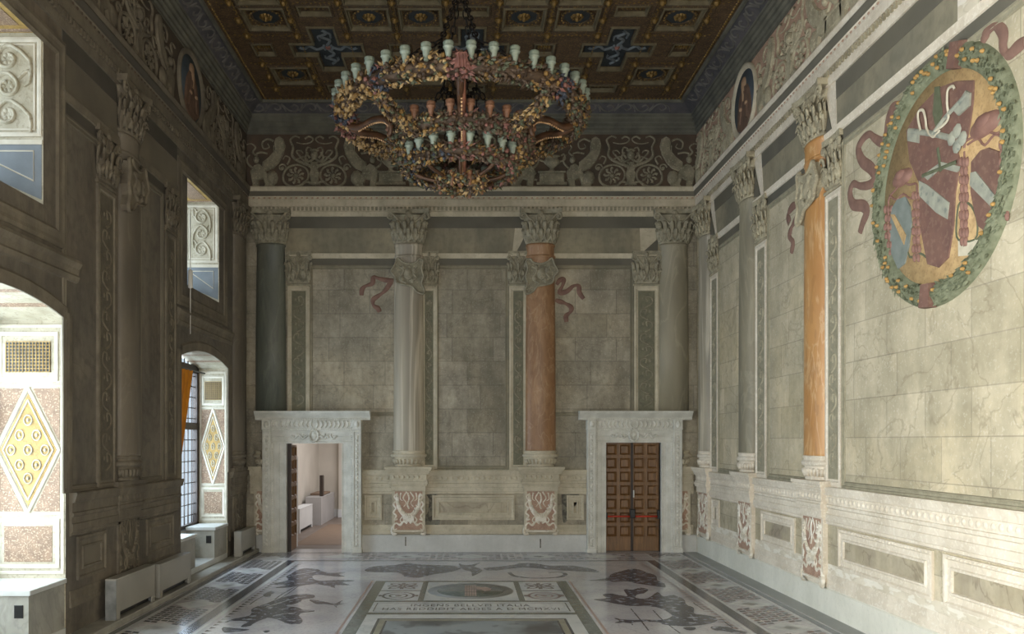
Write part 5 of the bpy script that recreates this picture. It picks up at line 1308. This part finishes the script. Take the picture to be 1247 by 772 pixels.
def strokes(m):
    z=Fr((0,0,.0012),(1,0,0),(0,1,0),(0,0,1))
    for L_ in (L1([(420,330),(480,290),(560,255)]),L1([(570,300),(620,265),(690,225)]),L1([(590,300),(650,265),(720,215)]),L3([(440,355),(495,420),(548,488)]),L3([(575,365),(640,430),(740,505)]),L3([(820,320),(850,340),(885,362)]),L3([(1000,430),(1060,470)])):
        m.stroke(z,L_,.02,.0006,0,n=3,ns=2)
    m.stroke(z,L2([(790,128),(820,148),(920,158),(1030,154),(1075,140),(1050,128),(990,130)]),.09,.0008,0,n=4,ns=2)
    m.stroke(z,L3([(380,165),(450,150),(520,160),(560,185)]),.05,.001,.0008,n=4,ns=2)
    m.cur=1
    m.stroke(z,L1([(520,345),(600,320),(700,292),(760,282)]),.022,.0006,.0008,n=4,ns=2)
    m.stroke(z,L1([(560,400),(640,385),(700,380)]),.022,.0006,.0008,n=4,ns=2)
    m.stroke(z,L1([(700,150),(760,140),(820,128)]),.03,.0006,.0008,n=4,ns=2)
    m.stroke(z,L3([(620,300),(700,330),(770,360),(800,400)]),.02,.0006,.0008,n=4,ns=2)
    m.stroke(z,L3([(340,295),(420,310),(500,315)]),.02,.0006,.0008,n=4,ns=2)
    m.stroke(z,L3([(700,430),(800,440),(920,420)]),.02,.0006,.0008,n=4,ns=2)
    m.stroke(z,L3([(420,150),(480,150),(540,165)]),.03,.0006,.0008,n=4,ns=2)
inlay('wave_line',['fl_fig','fl_white'],strokes)

# ------------------------------------------------------------------ chandelier
CC=V((-.10,13.0,0)); RI=[(1.84,7.80,.155,40,'cup_green'),(1.03,7.38,.12,24,'cup_terra'),(.80,7.02,.115,20,'cup_green')]
ch=thing('chandelier','enormous round three-tiered chandelier of fruit garlands with green candle cups, hanging in mid hall','chandelier',(CC.x,CC.y,6.55))
def cupmesh(mt,sc=1.0):
    m=MB(); pr=[(0,.0),(0,.03),(.02,.045),(.04,.03),(.06,.045),(.13,.06),(.155,.066),(.16,.085),(.175,.09),(.185,.078),(.2,.082),(.235,.088),(.245,.075),(.245,.04),(.2,.03)]
    m.lathe((0,0,0),[(z*sc*1.0,r*sc*.86) for z,r in pr],10); return m.mesh('candle_cup',M[mt])
CM={'cup_green':cupmesh('cup_green'),'cup_terra':cupmesh('cup_terra',.95)}
GM=[M[k] for k in ('g_brown','g_straw','g_gold','g_green','g_blue','g_pink')]
def garland(m,path,r,closed,dens,pal,seed):
    """leaves and fruit packed round a core; pal(t) gives material index choices"""
    random.seed(seed); P=smooth(path,6,closed); L=len(P); m.cur=0; m.tube(P,r*.72,7,closed=closed)
    seg=[(P[i],P[(i+1)%L]) for i in range(L if closed else L-1)]
    for i,(a,b) in enumerate(seg):
        t=(b-a); ln=t.length; t.normalize(); n1=t.cross(V((0,0,1))); 
        if n1.length<.05: n1=V((1,0,0))
        n1.normalize(); n2=t.cross(n1)
        k=i/len(seg); c=int(dens*ln)+1
        for _ in range(c):
            th=random.uniform(0,2*PI); nr=n1*math.cos(th)+n2*math.sin(th); p=a.lerp(b,random.random())+nr*r*random.uniform(.65,.95)
            m.cur=random.choice(pal(k,p))
            if random.random()<.35: m.blob(p+nr*.025,random.uniform(.025,.042),5)
            else: m.leaf(p,t*random.choice((1,1,1,-.4))+nr*random.uniform(.3,.9),nr,random.uniform(.075,.13),random.uniform(.022,.034))
def pal_outer(k,p):  # right side browner: the shade there is put into the leaf colours
    a=math.degrees(math.atan2(p.x-CC.x,-(p.y-CC.y)))   # 0 = facing the viewer, + = right
    if -42<a<-34 or 45<a<55 or abs(a+82)<5: return (4,4,5)
    if abs(a)<5 or abs(a+98)<7: return (5,5,0)
    if a<-12 and a>-32: return (2,1,3,0)
    if a<-10 : return (1,1,1,2,0) if a>-150 else (1,0,3)
    if a>0 and a<125: return (0,0,3,0,2)
    return (2,1,0,3)
def pal_mid(k,p): return (1,0,2,3,0,0) if p.x<CC.x-.3 else (0,0,3,0,5)  # straw left, brown right: side shade mixed into the colours
def pal_low(k,p): return (1,0,3,4,2,0) if p.x<CC.x-.2 else (0,0,3,2,5)  # same painted side shade for the lower ring
for (R,Z,r,n,mt),pal,sd,nm in zip(RI,(pal_outer,pal_mid,pal_low),(1,2,3),('outer_ring','middle_ring','lower_ring')):
    m=MB(); pts=[V((CC.x+R*math.sin(a),CC.y-R*math.cos(a),Z)) for a in [2*PI*i/24 for i in range(24)]]
    garland(m,pts,r,True,330,pal,sd)
    ring=m.build(nm,GM,ch)
    for i in range(n):
        a=2*PI*(i+.5)/n; rr=R+r*.75
        o=bpy.data.objects.new('candle_cup',CM[mt]); COL.objects.link(o); o.parent=ring
        o.location=V((CC.x+rr*math.sin(a),CC.y-rr*math.cos(a),Z+.03))
        o.rotation_euler=(0,0,a)
# festoons tying the tiers together
def pal_f(k,p): return (0,3,0,2,1)
for a in [math.radians(x) for x in (-42,45,-138,135)]:
    m=MB(); s,c=math.sin(a),math.cos(a)
    P=[V((CC.x+r_*s,CC.y-r_*c,z)) for r_,z in ((1.8,7.72),(1.55,7.5),(1.25,7.42),(1.06,7.36))]
    garland(m,P,.085,False,300,pal_f,int(a*10)+50); m.build('festoon',GM,ch)
for a in [math.radians(x) for x in (-70,70,-115,115)]:
    m=MB(); s,c=math.sin(a),math.cos(a)
    P=[V((CC.x+r_*s,CC.y-r_*c,z)) for r_,z in ((1.03,7.34),(1.0,7.15),(.9,7.05))]
    garland(m,P,.075,False,300,pal_f,int(a*10)+90); m.build('festoon',GM,ch)
# scroll brackets from the outer ring inwards
for a in [math.radians(x) for x in (-90,90,0,180)]:
    m=MB(); s,c=math.sin(a),math.cos(a)
    Q=lambda r_,z:V((CC.x+r_*s,CC.y-r_*c,z))
    if abs(abs(a)-PI/2)<.01:
        for dz in (0,):
            sd=V((c,s,0))
            for q in (-1,1):
                P=[Q(1.82,7.72),Q(1.6,7.62)+sd*q*.12,Q(1.35,7.66)+sd*q*.32,Q(1.15,7.6)+sd*q*.5,Q(1.05,7.45)+sd*q*.55,Q(1.1,7.34)+sd*q*.52]
                m.cur=0; m.tube(P,[.07,.055,.05,.05,.045,.04],6,sub=4)
                m.cur=1
                for p in smooth([p+V((0,0,.0))-V((0,0,.06)) for p in P[1:5]],8): m.blob(p,.018,5)
    else:
        m.cur=0; m.tube([Q(1.8,7.72),Q(1.5,7.6),Q(1.2,7.55),Q(1.05,7.42)],[.06,.05,.045,.045],6,sub=4)
    m.build('scroll_bracket',[M['chwood'],M['bead']],ch)
for a in [math.radians(x) for x in (-90,90,0,180,45,-45,135,-135)]:
    m=MB(); s,c=math.sin(a),math.cos(a)
    m.tube([V((CC.x+.8*s,CC.y-.8*c,6.98)),V((CC.x+.6*s,CC.y-.6*c,6.87)),V((CC.x+.3*s,CC.y-.3*c,6.8)),V((CC.x+.2*s,CC.y-.2*c,6.79))],[.04,.03,.03,.035],6,sub=4)
    m.build('lower_rib',M['chwood'],ch)
# bottom wreath with terracotta drops
m=MB(); garland(m,[V((CC.x+.3*math.sin(a),CC.y-.3*math.cos(a),6.79)) for a in [2*PI*i/12 for i in range(12)]],.09,True,300,lambda k,p:(1,0,0,3,2),9)
bw=m.build('bottom_wreath',GM,ch)
dm=MB(); dm.lathe((0,0,0),[(-.1,.01),(-.09,.025),(-.07,.03),(-.05,.02),(-.04,.03),(-.01,.04),(0,.045),(.04,.045),(.05,.035),(.08,.04),(.13,.045),(.14,.03)],10); dme=dm.mesh('turned_drop',M['cup_terra'])
for i in range(8):
    a=2*PI*(i+.5)/8; o=bpy.data.objects.new('turned_drop',dme); COL.objects.link(o); o.parent=bw; o.location=V((CC.x+.36*math.sin(a),CC.y-.36*math.cos(a),6.74))
# pole and struts with pale beads
for (dx,dy,z0,z1,nm) in ((0,0,6.72,8.05,'central_pole'),(0,-1.86,7.35,7.36,None)):
    if nm is None: continue
    m=MB(); m.cur=0; m.lathe((CC.x+dx,CC.y+dy,0),[(z0,.03),(z0+.05,.06),(z0+.1,.045),(z1-.1,.045),(z1,.06)],8)
    m.cur=1; z=z0+.1
    while z<z1: m.blob((CC.x+dx+.01,CC.y+dy-.05,z),.022,6); z+=.05
    m.build(nm,[M['coralwood'],M['bead']],ch)
for (r0,za,r1,zb) in ((1.82,7.78,1.02,7.4),(1.02,7.38,.82,7.02),(.8,6.98,.25,6.8)):
    for s in (-1,1):
        m=MB(); a=V((CC.x+.05,CC.y+s*r0,za)); b=V((CC.x+.05,CC.y+s*r1,zb)); m.cur=0; m.tube([a,b],.035,6)
        m.cur=1
        for i in range(14): m.blob(a.lerp(b,i/13)+V((-.03,-.01,-.03)),.02,5)
        m.build('beaded_strut',[M['coralwood'],M['bead']],ch)
m=MB(); FB=Fr((CC.x,CC.y-1.98,0),(1,0,0),(0,0,1),(0,-1,0))
m.poly(FB,[(-.04,7.92),(.10,7.92),(.13,7.68),(.04,7.73),(-.09,7.68)],-.02,.03,.01); 
for q in (-.02,.03,.07): m.stroke(FB,[(q,7.88),(q+.01,7.7)],.03,.02,.03,n=1)
m.build('ribbon_bow',M['g_pink'],ch)
# chains
def chain(a,b,n):
    m=MB(); a=V(a);b=V(b); d=(b-a); L=d.length; d.normalize(); k=int(L/.115); s1=d.cross(V((0,1,0)));
    if s1.length<.1: s1=V((1,0,0))
    s1.normalize(); s2=d.cross(s1)
    for i in range(k):
        c=a+d*(L*(i+.5)/k); sd=s1 if i%2 else s2
        m.tube([c+d*.075*math.cos(t)+sd*.04*math.sin(t) for t in [2*PI*j/8 for j in range(8)]],.013,5,closed=True)
    return m.build('hanging_chain',M['iron'],ch)
apx=[(CC.x-.28,CC.y-1.0,8.55),(CC.x+.24,CC.y-1.0,8.55),(CC.x-.3,CC.y+.9,8.7),(CC.x+.26,CC.y+.9,8.7)]
for i,p in enumerate(apx):
    s=-1 if i%2==0 else 1; q=-1 if i<2 else 1
    for a in ((8,38) if q<0 else (150,172)):
        A=math.radians(a)*s; chain(p,(CC.x+1.84*math.sin(A),CC.y-1.84*math.cos(A),7.9),10)
    chain(p,(CC.x,CC.y,9.9),10)
    chain(p,(CC.x+.05*s,CC.y+.05*q,8.05),10)
chain((CC.x,CC.y,9.9),(CC.x,CC.y,10.82),8)

# ------------------------------------------------------------------ window light, plus added fill lamps
def area(name,loc,rot,sx,sy,p,colr):
    l=bpy.data.lights.new(name,'AREA'); l.shape='RECTANGLE'; l.size=sx; l.size_y=sy; l.energy=p; l.color=colr
    o=bpy.data.objects.new(name,l); COL.objects.link(o); o.location=loc; o.rotation_euler=rot; return o
DAY=(.78,.89,1.0)
for (y0,y1,dp),p,dc in zip(LOW,(420,720,4600),((.7,.84,1),(.78,.89,1),(1,.97,.9))):
    area('day_and_fill_light',(XL-dp-.28,(y0+y1)/2,2.75),(0,-PI/2,0),3.3,y1-y0-.1,p,dc)
for (y0,y1,dp),p in zip(UPP,(60,80,260)):
    area('day_and_fill_light',(XL-dp-.28,(y0+y1)/2,6.85),(0,-PI/2,0),1.9,y1-y0-.1,p,DAY)
area('day_and_fill_light',(-2.2,25.5,4.1),(0,0,0),3,4,230,(1,.98,.97))  # unseen lamp added under the next room's ceiling to brighten it
for a,b,c,d in FW: area('day_and_fill_light',((a+b)/2,YF-.75,(c+d)/2),(PI/2,0,0),b-a,d-c,420,(1,.97,.92))  # fill lamps outside the added windows behind the viewer
w=bpy.data.worlds.new('sky'); sc.world=w; w.use_nodes=True; w.node_tree.nodes['Background'].inputs[0].default_value=(.75,.87,1,1); w.node_tree.nodes['Background'].inputs[1].default_value=1.0
# ------------------------------------------------------------------ camera
cd=bpy.data.cameras.new('camera'); cam=bpy.data.objects.new('camera',cd); COL.objects.link(cam)
cam.location=(0,0,2.7); cam.rotation_euler=(PI/2,0,0); cd.sensor_fit='HORIZONTAL'; cd.sensor_width=36
cd.lens=36*1000/1247; cd.shift_x=(623.5-569)/1247; cd.shift_y=(537-386)/1247; cd.clip_end=200; cd.clip_start=.05
sc.camera=cam
vs_=sc.view_settings; vs_.view_transform='Standard'; vs_.look='None'; vs_.gamma=1; vs_.use_curve_mapping=False; vs_.exposure=-.12
sc.cycles.use_denoising=True; sc.cycles.diffuse_bounces=6; sc.cycles.max_bounces=10
